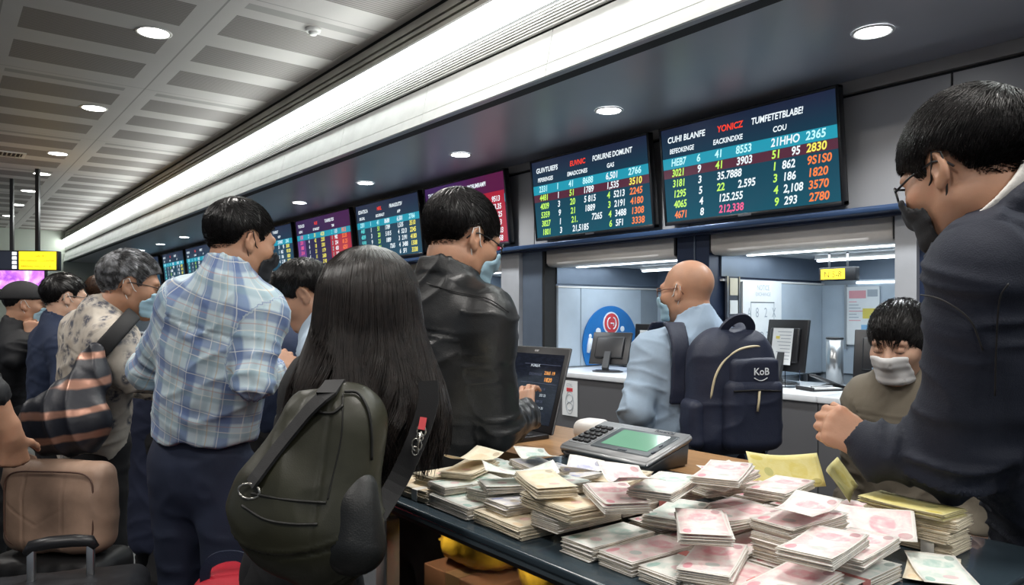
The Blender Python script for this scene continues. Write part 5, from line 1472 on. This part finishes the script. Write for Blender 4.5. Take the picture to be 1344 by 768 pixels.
# ---- bald man with the backpack
P11 = person('bald man in a light blue shirt and glasses wearing a navy backpack', gbase(912, 2.78), 66, g3(902, 383, 2.80), (97, 4, 0), 1.02,
    arms={'L': dict(e=g3(834, 538, 2.66), w=g3(842, 610, 2.95)), 'R': dict(e=g3(1000, 545, 2.75), w=g3(985, 610, 3.0))},
    top=LBLUE, hem=.82, pelz=.90, girth=1.05, infl=.016, sleeve=(.068, .060, .048), hair=None, mask=(MASK_BLUE, WHITE_LOOP), glasses=plain('thin_metal_frame', (.25, .12, .08), .3, .6), skin=SKIN, h=.005, ch=.007, sw=.195, sd=4, folds=1.1, neck_drop=.145)
# ---- woman in khaki, half hidden
P12 = person('woman with short black hair and white mask in a khaki jacket', gbase(1200, 2.36), 175, g3(1181, 450, 2.26), (184, 16, 0), .98,
    top=KHAKI, hem=.80, pelz=.80, infl=.020, hair=HS(HAIR, n=1800, seed=12, h=.0045, style='fringe', length=.05, thick=.016), mask=(MASK_WHITE, WHITE_LOOP, .058), skin=SKIN_L, h=.0045, ch=.008, sw=.135, girth=.85, collar='jacket', top_name='khaki_jacket', sd=5, neck_drop=.125)
# ---- grey-haired person
P4 = person('grey-haired person in a cream floral blouse with glasses, leaning forward', gbase(122, 2.98), 10, g3(172, 376, 2.88), (-13, 10, 0), 1.05,
    arms={'R': dict(e=g3(172, 492, 2.76), w=g3(212, 500, 2.95)), 'L': dict(e=g3(140, 500, 3.2), w=g3(200, 510, 3.3))},
    top=FLORAL, hem=.86, pelz=.93, girth=1.0, infl=.020, sleeve=(.070, .064, .052), hair=HS(HAIR_GR, n=1900, seed=15, h=.0045, length=.035, lift=.006), mask=(MASK_BLUE, WHITE_LOOP), glasses=plain('frame_dark', (.05, .03, .025), .3), skin=SKIN_D, h=.0055, ch=.007, sw=.165,
    collar=None, top_name='floral_blouse', sd=6, bottom=DARKT, neck_back=.10, neck_drop=.115)
# ---- man in the cap, man in navy, low dark-haired woman, two farther heads
P1 = person('man in a black cap and black shirt with one hand at his chin', gbase(4, 4.3), 5, g3(32, 400, 4.2), (0, 4, 0), 1.0,
    arms={'R': dict(e=g3(22, 472, 4.05), w=g3(42, 444, 4.13), d=(.0, .2, 1), n=(.2, .6, 0), curl=(50, 60, 40))},
    top=BLACKS, hem=.9, hair=HS(HAIR, n=60, seed=17, h=.006, thick=.004, lift=.001, length=.02, top=.0), mask=(MASK_BLUE, WHITE_LOOP), skin=SKIN, h=.006, ch=.010, bottom=DARKT, sd=7)
P2 = person('man with black hair in a navy polo shirt beside the capped man', gbase(70, 4.0), 8, g3(86, 392, 3.95), (4, 4, 0), 1.02,
    top=NAVYS, hem=.88, hair=HS(HAIR, n=500, seed=18, h=.007), mask=(MASK_WHITE, WHITE_LOOP), glasses=plain('frame_thin', (.2, .18, .16), .3, .6), skin=SKIN_L, h=.007, ch=.010, bottom=DARKT, sd=8, girth=1.0)
P3 = person('shorter dark-haired woman between the navy polo and the floral blouse', gbase(108, 4.75), 5, g3(104, 410, 4.7), (5, 6, 0), .94,
    top=BLACKS, hem=.85, pelz=.84, hair=HS(HAIR_BR, n=500, seed=19, h=.007, style='fringe', thick=.012), skin=SKIN_L, h=.008, ch=.011, bottom=DARKT, sd=9, sw=.15, girth=.85)
P6 = person('brown-haired person in navy far behind the grey-haired head', gbase(128, 6.2), 30, g3(130, 382, 6.2), (40, 0, 0), 1.0,
    top=DKNAVY, hem=.88, hair=HS(HAIR_B2, n=300, seed=20, h=.008), skin=SKIN_L, h=.009, ch=.013, bottom=DARKT, sd=10)
P7 = person('person in a dark blue shirt standing beyond the plaid shirt man', gbase(366, 3.55), 30, g3(346, 390, 3.5), (60, 0, 0), .98,
    top=NAVYS, hem=.88, hair=HS(HAIR_BR, n=500, seed=21, h=.007), skin=SKIN, h=.007, ch=.010, bottom=DARKT, sd=11, sw=.14, girth=.85)
P8 = person('young man in a pale blue shirt bending his head over a transaction', gbase(448, 2.85), 150, g3(399, 388, 2.72), (152, 30, 0), 1.0,
    arms={'L': dict(e=g3(425, 505, 2.75), w=g3(384, 496, 2.66)), 'R': dict(e=g3(440, 520, 3.05), w=g3(398, 505, 2.95))},
    top=PALEB, hem=.85, hair=HS(HAIR, n=1800, seed=22, h=.0045, style='low', length=.07, lift=.004), mask=None, skin=SKIN, h=.005, ch=.009, bottom=DARKT, sd=12, neck_back=.07, neck_drop=.115, sw=.155, girth=.9)
P15 = person('person in long dark coat, added to darken the gap between floral blouse and plaid shirt', gbase(204, 3.75), 20, g3(240, 402, 3.7), (20, 10, 0), .96,
    top=DKNAVY, hem=.25, pelz=.86, hair=HS(HAIR, n=200, seed=25, h=.008), skin=SKIN, h=.009, ch=.012, bottom=DARKT, sd=15, top_name='long_coat')  # figure put in to darken the bright gap between its neighbours
# ---- bare arm at the picture's edge
P14 = person('person in a black shirt with a bare forearm, holding the tan bag', gbase(-140, 2.25), 10, g3(-128, 330, 2.25), (0, 5, 0), 1.0,
    arms={'R': dict(e=g3(-14, 515, 2.06), w=g3(14, 572, 2.10), d=g3(18, 612, 2.13) - g3(14, 572, 2.10), n=(-.2, .9, 0), curl=(50, 55, 35)), 'L': dict(e=g3(-170, 520, 2.5), w=g3(-160, 620, 2.5))},
    top=BLACKS, hem=.9, slv_end=.0, hair=HS(HAIR, n=200, seed=23, h=.008), skin=SKIN, h=.005, ch=.010, bottom=DARKT, sd=13)

# ---- long-haired woman
JACK_B = fabric('woman_black_jacket', (.012, .012, .013), .7)
def hair_long(o, c, R, s):
    rs = np.random.RandomState(31); f = R[:, 1].copy(); f[2] = 0; f = nrm(f); Rg = np.stack([rgt(f), f, Z3], 1)
    zs = np.array([.122, .117, .105, .080, .040, .0, -.05, -.10, -.16, -.22, -.28, -.34]); rx = np.array([.004, .030, .056, .084, .101, .106, .112, .128, .150, .162, .158, .150]); ry = np.array([.004, .032, .062, .092, .110, .112, .106, .098, .096, .094, .088, .080])
    yc = np.array([-.015, -.015, -.015, -.016, -.018, -.022, -.032, -.052, -.076, -.092, -.102, -.108])
    F = lambda z, a: np.interp(-z, -zs, a)
    def surf(th, z, rho, dx=0.0):
        x = np.sin(th) * F(z, rx) * rho + dx; y = -np.cos(th) * F(z, ry) * rho + F(z, yc)
        return np.stack([x, y, z], -1)
    # core
    th = np.linspace(-2.5, 2.5, 64); zz = np.concatenate([np.linspace(.122, .07, 10), np.linspace(.06, -.22, 34)])
    TH, ZZ = np.meshgrid(th, zz, indexing='ij'); rho = .945 + .02 * np.sin(TH * 23 + 3 * np.sin(ZZ * 20)) ; taper = np.where(ZZ < -.08, 1 - .55 * ((-.08 - ZZ) / .14), 1.0)
    ZZ = np.where(ZZ < -.1, ZZ + (-.1 - ZZ) * .45 * (.5 + .5 * np.sin(TH * 37 + 2 * np.sin(TH * 11))), ZZ)
    G = surf(TH, ZZ, rho * taper); nI, nJ = G.shape[:2]; idx = np.arange(nI * nJ).reshape(nI, nJ)
    Q1 = np.stack([idx[:-1, :-1], idx[:-1, 1:], idx[1:, 1:], idx[1:, :-1]], -1).reshape(-1, 4); V1 = G.reshape(-1, 3)
    n, K = 4200, 22
    t0 = rs.uniform(-2.6, 2.6, n); cl = np.round(t0 * 9) / 9; t0 = t0 * .45 + cl * .55 + rs.randn(n) * .02
    zb = -.225 - .085 * rs.rand(n) - .03 * np.cos(t0 * 1.5) + .012 * np.sin(cl * 40); u = np.linspace(0, 1, K)
    z = .120 + (zb[:, None] - .120) * (u[None] ** 1.35)
    ph = cl * 7; wav = .11 * np.sin(z * 17 + ph[:, None]) * np.clip(-z * 6, 0, 1) + .09 * np.sin(z * 31 + ph[:, None] * 2.3) * np.clip(-z * 5 - .3, 0, 1)
    TT = t0[:, None] + wav + .05 * (rs.randn(n)[:, None]) * u[None]
    rho = 1 + .028 * rs.rand(n)[:, None] - .01 + .025 * np.sin(cl * 53)[:, None] * np.clip(-z * 4, 0, 1) - .10 * np.clip((-z - .2) / .1, 0, 1) * rs.rand(n)[:, None]
    S = surf(TT, z, rho)
    V2, Q2 = tubes3(S, np.tile(np.linspace(1, .5, K) * .0013, (n, 1)))
    V = np.concatenate([V1, V2]) * s @ Rg.T + c
    link('hair', raw_mesh('hair', V, np.concatenate([Q1, Q2 + len(V1)]), [HAIR_LONG]), o)
HAIR_LONG = hair_mat('hair_long_dark', (.012, .0085, .007), .34)
P9 = person('long-haired woman in black carrying an olive leather backpack, seen from behind', (.655, 1.63), 20, g3(484, 400, 1.52), (60, 12, 0), 1.0,
    arms={'R': dict(e=g3(498, 570, 1.56), w=g3(440, 600, 1.85)), 'L': dict(e=g3(440, 570, 1.80), w=g3(460, 600, 1.95))},
    top=JACK_B, hem=.80, pelz=.86, girth=.74, infl=.016, sleeve=(.056, .048, .040), hair=hair_long, skin=SKIN_L, h=.006, ch=.008, sw=.110, collar='jacket', top_name='black_jacket', sd=14, bottom=DARKT, neck_drop=.13)
SEAM = plain('dark_seam', (.004, .004, .005), .6)
m = MB()
for pth in ([(1203, 386), (1237, 394), (1273, 420), (1290, 460)], [(1324, 372), (1312, 394), (1308, 450), (1306, 520)]):
    q = cast_path(P13['cloth'], P13['B'], pth, .006)
    if len(q) > 3: m.tube(q, .0016, 5)
m.build('seam_stitching', SEAM, P13['o'])
m = MB()
for pth in ([(560, 372), (600, 384), (640, 392), (668, 410)],):
    q = cast_path(P10['cloth'], P10['B'], pth, .006)
    if len(q) > 3: m.tube(q, .0018, 5)
m.build('seam_stitching', SEAM, P10['o'])
# eyes of the one face seen from the front
def add_eyes(P, lid=True, s=1.0):
    for x in (-1, 1):
        T = lambda a, b, c_: P['c'] + P['R'] @ (np.array([a, b, c_]) * s)
        m = MB(); m.tube([T(x * (.031 + .0135 * math.cos(a)), .0905 + .003 * math.sin(a), .0005 - .0045 * math.sin(a)) for a in np.linspace(0, PI, 9)], [.0005, .0009, .0012, .0013, .0013, .0013, .0012, .0009, .0005], 6)
        m.tube([T(x * (.016 + .030 * t), .094 - .022 * t * t, .024 + .006 * math.sin(t * 2.6)) for t in np.linspace(0, 1, 8)], [.0012, .002, .0024, .0024, .0022, .002, .0014, .0008], 6)
        m.build('eyebrow_and_lashes', HAIR, P['o'])
add_eyes(P12, s=.98); add_eyes(P8)
# cap
def cap_part(P, s):
    c, R, o = P['c'], P['R'], P['o']
    T = lambda x, y, z: c + R @ (np.array([x, y, z]) * s)
    mt = fabric('cap_black', (.012, .012, .014), .75)
    pl_ = func(lambda X: -(((X - c) @ R)[:, 2] - .030 * s - .10 * ((X - c) @ R)[:, 1]), -np.ones(3), np.ones(3), .006, '*')
    q = sdf_obj('cap', [ell(T(0, -.012, .036), np.array([.090, .112, .100]) * s, R, 0), pl_], .006, mt, o)
    V = []; nA = 15
    m = MB(); rows = []
    for k_ in range(5):
        r_ = k_ / 4
        rows.append([m.bm.verts.new(Vector(T(math.sin(a) * (.080 - .012 * r_), .062 + math.cos(a) * .028 + 0.062 * r_ * max(.25, math.cos(a * .9)), .045 - .010 * r_ - .016 * math.sin(a) ** 2))) for a in np.linspace(-1.35, 1.35, nA)])
    for A_, B_ in zip(rows[:-1], rows[1:]):
        for i in range(nA - 1): fc = m.bm.faces.new([A_[i], A_[i + 1], B_[i + 1], B_[i]]); fc.smooth = True
    bmesh.ops.solidify(m.bm, geom=m.bm.faces[:], thickness=.004)
    m.build('brim', mt, q)
cap_part(P1, 1.0)
# ================================================================== BAGS
def rel(base): return lambda px, py, d: W(px, py, d) - A3(base)
OLIVE = leather('olive_leather', (.028, .028, .016), .40, .14, 220)
STRAP = fabric('black_strap', (.008, .008, .009), .7, .1, 500, .12)
PIPE = plain('bag_piping', (.010, .010, .008), .5)
CHROME = plain('clasp_metal', (.6, .58, .52), .25, .95)
# ---- olive backpack on the woman's back
b0 = W(410, 640, 1.30)
bp = empty('leather_backpack', b0, 0, 'large olive green leather backpack hanging on the long-haired woman', 'backpack')
w_ = lambda px, py, d: W(px, py, d - .055) - b0; n = nrm(np.append(-FWD, 0) + np.append(RGT, 0) * -.1)
cl9 = P9['cloth']; B9 = P9['B']
away = func(lambda X: field_at(cl9, X + b0 - B9) - .020, -np.ones(3), np.ones(3), .01, '-')
main = [cone(w_(416, 560, 1.32), w_(384, 640, 1.30), .064, .080, 0, (n, .85)), cone(w_(446, 556, 1.30), w_(388, 652, 1.30), .070, .088, 0, (n, .85)), cone(w_(466, 556, 1.31), w_(428, 690, 1.28), .050, .082, .05, (n, .9)), cone(w_(384, 672, 1.30), w_(432, 700, 1.30), .086, .078, .06, (n, .85)), cone(w_(382, 680, 1.30), w_(425, 706, 1.30), .070, .066, .05, (n, .85))]
cx_, cy_ = RGT, None
def bag_disp(V, N):
    P = V + b0; x = (P[:, :2] @ RGT); z = P[:, 2]; xc = float(b0[:2] @ RGT)
    rid = lambda q: (1 - np.abs(q)) ** 3 - .35
    out = .005 * vnoise(V, 9) + .006 * rid(vnoise(np.stack([(x + z * .5) * 6, (z - x * .6) * 3.2, V[:, 1] * 3], 1), 1, 4)) + .003 * rid(vnoise(V, (16, 16, 9), 8))
    zl = 1.115 - .05 * np.cos((x - xc + .02) * 9)
    for zz, w2 in ((zl - .0, .0035), (zl - .055 - .03 * np.cos((x - xc) * 12), .0035)):
        out = out - .004 * np.exp(-((z - zz) / w2) ** 2) + .0025 * np.exp(-((z - zz - .008) / w2) ** 2)
    seam = xc + .045 + .10 * (z - 1.15); out = out - np.where(z > zl, .0025 * np.exp(-((x - seam) / .003) ** 2), 0)
    return out
sdf_obj('main_compartment', main + [away], .005, OLIVE, bp, disp=bag_disp)
POCK = leather('pocket_black', (.010, .011, .011), .42)
pocket = [cone(w_(474, 640, 1.26), w_(458, 715, 1.24), .026, .046, 0, (n, .8)), cone(w_(462, 668, 1.25), w_(470, 715, 1.25), .04, .044, .03, (n, .8))]
sdf_obj('side_pocket', pocket, .005, POCK, bp, disp=lambda V, N: .002 * vnoise(V, 20) + .003 * ((1 - np.abs(vnoise(V, (14, 14, 7), 2))) ** 3 - .4))
front = [cone(w_(366, 704, 1.250), w_(424, 716, 1.250), .048, .046, 0, (n, .6)), cone(w_(394, 696, 1.248), w_(396, 722, 1.25), .046, .046, .03, (n, .6))]
sdf_obj('front_pocket', front, .005, OLIVE, bp, disp=lambda V, N: .002 * vnoise(V, 14))
whole = main + front + pocket
for pth in ([(452, 514), (470, 516), (483, 538), (488, 570), (488, 604)], [(330, 648), (375, 656), (428, 660)], [(318, 664), (348, 682), (384, 688), (417, 688)], [(412, 540), (436, 542), (450, 532)]):
    q = cast_path(whole, b0, pth, .002)
    if len(q) > 3: MB().tube(q, .0026, 6).build('piping', PIPE, bp)
m = MB(); q = cast_path(whole, b0, [(450, 516), (448, 574), (434, 637), (430, 656)], .001); m.tube(q, .0013, 5); m.build('centre_seam', PIPE, bp)
q = [w_(440, 500, 1.30)] + cast_path(whole, b0, [(428, 517), (408, 536), (390, 557), (358, 597), (329, 636)], .007, 4)
m = MB(); m.tube(q, .01, flat=(.034, .005), up=tuple(n)); st = m.build('shoulder_strap', STRAP, bp)
m = MB(); pc = cast(whole, b0, 327, 645, .006)
m.tube([pc + np.append(RGT, 0) * (.020 * math.cos(a)) + Z3 * (.012 * math.sin(a)) + n * (.006 * math.cos(a)) for a in np.linspace(0, 2 * PI, 12, endpoint=False)], .0024, 6, True); m.build('buckle', CHROME, st)
m = MB(); m.tube(smooth([w_(562, 500, 1.38), w_(562, 530, 1.375), w_(546, 580, 1.37), w_(520, 635, 1.36), w_(486, 690, 1.31)]), .01, flat=(.036, .005), up=tuple(n)); st2 = m.build('shoulder_strap', STRAP, bp)
m = MB()
for j, (qx, qy) in enumerate(((553, 566), (551, 574), (547, 584), (545, 592))):
    pc = w_(qx, qy, 1.365); rad = (.008, .006, .009, .006)[j]
    m.tube([pc + np.append(RGT, 0) * (rad * math.cos(a)) + Z3 * (rad * 1.3 * math.sin(a)) for a in np.linspace(0, 2 * PI, 10, endpoint=False)], .0018, 6, True)
m.tube([w_(553, 566, 1.36), w_(546, 594, 1.36)], .0022, 6); m.build('metal_clip', CHROME, st2)
m = MB(); m.tube([w_(556, 548, 1.366), w_(553, 564, 1.36)], .01, flat=(.012, .003), up=tuple(n)); m.build('red_tab', ink_red, st2)

# ---- navy backpack of the bald man
B11 = P11['B']; f, r = P11['f'], P11['r']
c0 = W(958, 512, 2.60)
BPN = fabric('backpack_navy', (.014, .020, .046), .55, .12, 380, .3, .02)
bp = empty('navy_backpack', c0, 0, 'navy blue backpack worn by the bald man', 'backpack')
Rb = np.stack([r, f, Z3], 1); Tb = lambda u, y, z: r * u + f * y + Z3 * z
cl11 = P11['cloth']
away = func(lambda X: field_at(cl11, X + c0 - B11) - .034, -np.ones(3), np.ones(3), .01, '-')
FN = lambda V, N: .004 * vnoise(V, 9) + .004 * ((1 - np.abs(vnoise(V, (8, 8, 14), 3))) ** 3 - .35)
sdf_obj('main_compartment', [rbox(Tb(0, .0, -.02), (.158, .088, .205), Rb, .075, 0), rbox(Tb(-.0, -.015, .10), (.120, .07, .12), Rb, .07, .05), away], .006, BPN, bp, disp=FN)
sdf_obj('front_pocket', [rbox(Tb(.03, -.085, -.075), (.112, .040, .125), Rb, .038, 0)], .005, BPN, bp, disp=FN)
sdf_obj('upper_pocket', [rbox(Tb(.035, -.088, .068), (.098, .026, .052), Rb, .026, 0)], .005, BPN, bp, disp=FN)
sdf_obj('side_pocket', [rbox(Tb(-.150, -.01, -.11), (.03, .055, .085), Rb, .028, 0), away], .006, BPN, bp, disp=FN)
CREAM = plain('zip_cream', (.70, .62, .42), .5)
m = MB(); m.tube(smooth([Tb(-.118, -.075, -.02), Tb(-.108, -.092, .06), Tb(-.075, -.098, .115), Tb(-.02, -.096, .148), Tb(.05, -.090, .158), Tb(.105, -.07, .145)]), .0042, 8); m.build('zip', CREAM, bp)
m = MB(); m.tube([Tb(.035, -.129, .012), Tb(.03, -.132, -.03), Tb(.026, -.131, -.06)], .0042, 6); m.build('zip_pull', CREAM, bp)
m = MB(); m.tube([Tb(-.06, -.127, .01), Tb(.03, -.131, .012), Tb(.12, -.126, .006)], .003, 6); m.build('pocket_zip', STRAP, bp)
m = MB(); Mx = Matrix.Translation(Vector([float(q) for q in Tb(.02, -.1175, .062)])) @ Matrix(np.column_stack([r, Z3, -f]).tolist()).to_4x4()
text_into(m, 'KoB', .034, ink_white, Mx, bold=.0006); m.use(ink_white).tube([Tb(.022 + t * .05, -.118, .052 - .010 * math.sin(t * PI)) for t in np.linspace(0, 1, 8)], .0016, 5); m.build('logo', None, bp)
m = MB(); m.tube(smooth([Tb(-.05, -.03, .19), Tb(-.047, -.05, .225), Tb(-.015, -.065, .252), Tb(.02, -.065, .252), Tb(.05, -.05, .225), Tb(.055, -.03, .19)]), .01, flat=(.032, .010), up=tuple(f)); m.build('carry_handle', BPN, bp)
for sg in (-1, 1):
    lim = float(W(0, 452 if sg < 0 else 452, 2.65)[2])
    def sfn(X, sg=sg):
        P = X + c0 - B11; d = field_at(cl11, P); x = P @ P11['rr'] - float(P11['nb'] @ P11['rr']); y = (P - P11['nb']) @ P11['tf']
        return smax(smax(np.abs(d - .026) - .008, .016 - field_at(P11['hp'], P), .006), smax(smax(np.abs(x - sg * .130) - .034, 1.12 - P[:, 2], .004), P[:, 2] - P11['nb'][2] - .035, .004), .006)
    q = P11['S']['R' if sg > 0 else 'L'] + B11 - c0
    sdf_obj('shoulder_strap', [func(sfn, q - np.array([.26, .26, .40]), q + np.array([.26, .26, .16]), 0)], .0055, BPN, bp)
m = MB(); m.tube([Tb(.10, -.03, -.2), Tb(.12, -.035, -.255), Tb(.125, -.035, -.30)], .01, flat=(.022, .004), up=tuple(f)); m.build('loose_strap', STRAP, bp)

# ---- black and bronze sack of the grey-haired person
k = NT('bronze_stripe_cloth'); v = k.co(); wv = k.noise(v, 6, 3)
X, Y, Z = k.sep(v); s_ = k.math('ADD', k.math('ADD', Z, k.math('MULTIPLY', X, -.10)), k.math('MULTIPLY', wv, .05))
band = k.ramp(k.math('PINGPONG', k.math('ADD', s_, 2.0), .045), [(.010, (1, 1, 1)), (.0135, (0, 0, 0))])
gate = k.ramp(k.noise(v, 3.4, 1), [(.44, (0, 0, 0)), (.47, (1, 1, 1))])
mm = k.math('MULTIPLY', band, gate)
k.p(Base_Color=k.mix(mm, (.012, .014, .022, 1), (.40, .21, .15, 1)), Roughness=k.ramp(mm, [(0, (.45,) * 3), (1, (.35,) * 3)]), Metallic=k.math('MULTIPLY', mm, .5)); k.bump(k.noise(v, 45, 4), .3, .004); BRONZE = k.m
c0 = W(92, 520, 2.56)
sk = empty('sack_bag', c0, 0, 'slouchy black shoulder bag with bronze stripes below the floral blouse', 'bag')
w_ = rel(c0); B4 = P4['B']; cl4 = P4['cloth']
away = func(lambda X: field_at(cl4, X + c0 - B4) - .032, -np.ones(3), np.ones(3), .01, '-')
n = np.append(-FWD, 0)
sdf_obj('bag_body', [cone(w_(118, 498, 2.60), w_(78, 552, 2.54), .070, .105, 0, (n, .75)), cone(w_(62, 560, 2.56), w_(112, 560, 2.54), .075, .085, .08, (n, .75)), cone(w_(118, 478, 2.62), w_(128, 460, 2.62), .045, .03, .06, (n, .6)), cone(w_(45, 553, 2.58), w_(70, 545, 2.56), .045, .06, .06, (n, .7)), away], .006, BRONZE, sk,
        disp=lambda V, N: .006 * vnoise(V, 9) + .012 * ((1 - np.abs(vnoise(np.stack([(V[:, 0] - V[:, 1]) * 9 + V[:, 2] * 4, V[:, 2] * 3, V[:, 1] * 3], 1), 1, 3))) ** 3 - .35))
A_, B_ = W(120, 474, 2.7), W(172, 416, 2.7); pn = nrm(np.cross(nrm(B_ - A_), nrm(W(146, 445, 1.0) - A3((0, 0, HC)))))
def sfn4(X):
    P = X + c0; d = field_at(cl4, P - B4)
    return smax(smax(np.abs(d - .027) - .008, .016 - field_at(P4['hp'], P - B4), .006), smax(np.abs((P - A_) @ pn) - .030, W(118, 478, 2.6)[2] - P[:, 2], .004), .006)
q = (A_ + B_) / 2 - c0
sdf_obj('shoulder_strap', [func(sfn4, q - .30, q + .30, 0)], .006, STRAP, sk)

# ---- tan bag held at the left, luggage under and before it
TAN = leather('tan_leather', (.38, .25, .18), .5, .25, 200)
STITCH = plain('tan_stitch', (.10, .05, .035), .6)
zt = .672; c0 = W(80, 740, 2.30); c0[2] = zt
ry = YAW + .12
def caseM(): return None
def suitcase(label, cx, cy, rz, sz, mat, handle=True, name='suitcase', grip=.085, trims=True):
    o = empty(name, (cx, cy, 0), rz, label, 'suitcase')
    a, b, c = sz
    sdf_obj('shell', [rbox((0, 0, .035 + c / 2), (a / 2, b / 2, c / 2), None, .045, 0)], .007, mat, o, disp=lambda V, N: .0016 * np.sin(V[:, 0] * 95) * (np.abs(N[:, 1]) > .6) + .001 * vnoise(V, 30))
    for sx in (-1, 1):
        for sy in (-1, 1):
            MB().cyl((sx * (a / 2 - .05) - .011, sy * (b / 2 - .04), .022), (sx * (a / 2 - .05) + .011, sy * (b / 2 - .04), .022), .022, None, 16).build('wheel', M['black_plastic'], o)
    m = MB(); m.tube([(-a / 2 - .001, -b / 2 + .03, .04), (-a / 2 - .001, -b / 2 + .03, c)], .004, 6).tube([(a / 2 + .001, -b / 2 + .03, .04), (a / 2 + .001, -b / 2 + .03, c)], .004, 6); m.build('zip', M['dark_plastic'], o)
    if handle:
        h0 = .035 + c; gr = .072
        for sx in (-1, 1): MB().span((sx * gr - .010, .03, h0 - .05), (sx * gr + .010, .052, h0 + grip), .004).build('handle_post', M['steel'], o)
        m = MB(); m.tube([(-gr - .012, .041, h0 + grip - .012), (-gr, .041, h0 + grip + .008), (-.03, .041, h0 + grip + .014), (.03, .041, h0 + grip + .014), (gr, .041, h0 + grip + .008), (gr + .012, .041, h0 + grip - .012)], [.012, .017, .018, .018, .017, .012], 10); m.build('handle_grip', M['black_plastic'], o)
    return o
BSH = leather('suitcase_black', (.018, .020, .024), .42, .25, 300)
p = W(76, 0, 2.02); s1 = suitcase('black suitcase with its pull handle up in front of the tan bag', p[0], p[1], -YAW + .35, (.44, .27, .675), BSH)
MB().box((.17, -.137, .60), (.05, .004, .03), Matrix.Rotation(.2, 3, 'Y')).build('red_tag', ink_red, s1)
p = W(78, 0, 2.50); suitcase('dark suitcase standing under the tan bag at the picture edge', p[0], p[1], -YAW - .1, (.42, .24, .605), plain('suitcase_dark', (.012, .012, .013), .5), handle=False)
c0 = W(80, 0, 2.48); c0[2] = .650
tg = empty('tan_bag', c0, -YAW - .10, 'soft tan leather bag resting on the dark suitcase, held by the bare arm', 'bag')
hw, hh, th = .185, .152, .055
def tdisp(V, N):
    z, x = V[:, 2], V[:, 0]
    out = .006 * vnoise(V, 7) + .007 * ((1 - np.abs(vnoise(np.stack([x * 6 + z * 5, z * 4 - x * 3, V[:, 1] * 2], 1), 1, 6))) ** 3 - .3)
    for xs in (-.085, .05): out = out - np.where(np.abs(N[:, 1]) > .5, .003 * np.exp(-((x - xs + .02 * (z - .2)) / .003) ** 2), 0)
    out = out - np.where((N[:, 1] < -.5) & (x < .05), .003 * np.exp(-((z - (.10 + .6 * np.abs(x + .04))) / .003) ** 2), 0)
    return out
sdf_obj('bag_body', [rbox((0, 0, hh), (hw, th, hh), None, .052, 0), cone((-.15, 0, .24), (-.165, .0, .275), .045, .03, .05, ((0, 1, 0), .6)), rbox((.02, -.0, .12), (.15, th + .008, .11), None, .05, .05)], .006, TAN, tg, disp=tdisp)
m = MB(); pts = []
for a in np.linspace(0, 2 * PI, 48, endpoint=False):
    cx_, sx_ = math.cos(a), math.sin(a); pts.append(((hw - .028) * math.copysign(abs(cx_) ** .35, cx_), -th - .004, hh + (hh - .028) * math.copysign(abs(sx_) ** .35, sx_)))
m.tube(pts, .003, 6, True); m.build('piping', STITCH, tg)
m = MB(); m.tube([(-.15, 0, .26), (-.155, .0, .30), (-.13, 0, .315), (-.10, 0, .305), (-.085, 0, .275)], .01, flat=(.022, .007), up=(0, 1, 0)); m.build('handle', TAN, tg)

# ---- red bag
RED = fabric('red_bag', (.50, .012, .030), .6, .1, 400, .25)
p = W(326, 0, 2.0)
rb = empty('red_bag', (p[0], p[1], 0), -YAW, 'bright red bag with a dark carry handle standing on the floor', 'bag')
sdf_obj('bag_body', [rbox((0, 0, .38), (.15, .11, .38), None, .09, 0)], .007, RED, rb, disp=lambda V, N: .005 * vnoise(V, 9))
m = MB(); m.tube(smooth([(-.095, -.05, .72), (-.09, -.06, .775), (-.06, -.06, .805), (-.01, -.05, .805), (.02, -.04, .78), (.03, -.03, .74)]), .01, flat=(.026, .008), up=(0, 1, 0)); m.build('carry_handle', BPN, rb)
m = MB(); m.tube([(-.12, -.08, .70), (-.05, -.06, .742), (.03, -.05, .747), (.10, -.06, .715)], .005, 8); m.build('zip', BPN, rb)
m = MB(); m.tube([(.02, -.085, .72), (.07, -.05, .75), (.10, .02, .74)], .01, flat=(.03, .006), up=(0, -.4, 1)); m.build('strap', BPN, rb)
# ================================================================== CAMERA, WORLD
cam = bpy.data.cameras.new('camera'); co = bpy.data.objects.new('camera', cam); COL.objects.link(co)
cam.sensor_width = 36; cam.lens = F_PX / 1344 * 36; cam.shift_y = (HY - 384) / 1344; cam.clip_start = .02
co.location = (0, 0, HC); co.rotation_euler = (PI / 2, 0, -YAW)
SC.camera = co
wd = bpy.data.worlds.new('world'); SC.world = wd; wd.use_nodes = True
bg = wd.node_tree.nodes['Background']; bg.inputs[0].default_value = (.80, .88, 1.0, 1); bg.inputs[1].default_value = .22
SC.view_settings.view_transform = 'Standard'
SC.view_settings.exposure = 0.15
SC.cycles.use_denoising = True; SC.cycles.max_bounces = 6; SC.cycles.caustics_reflective = False; SC.cycles.caustics_refractive = False
SC.cycles.sample_clamp_indirect = 4
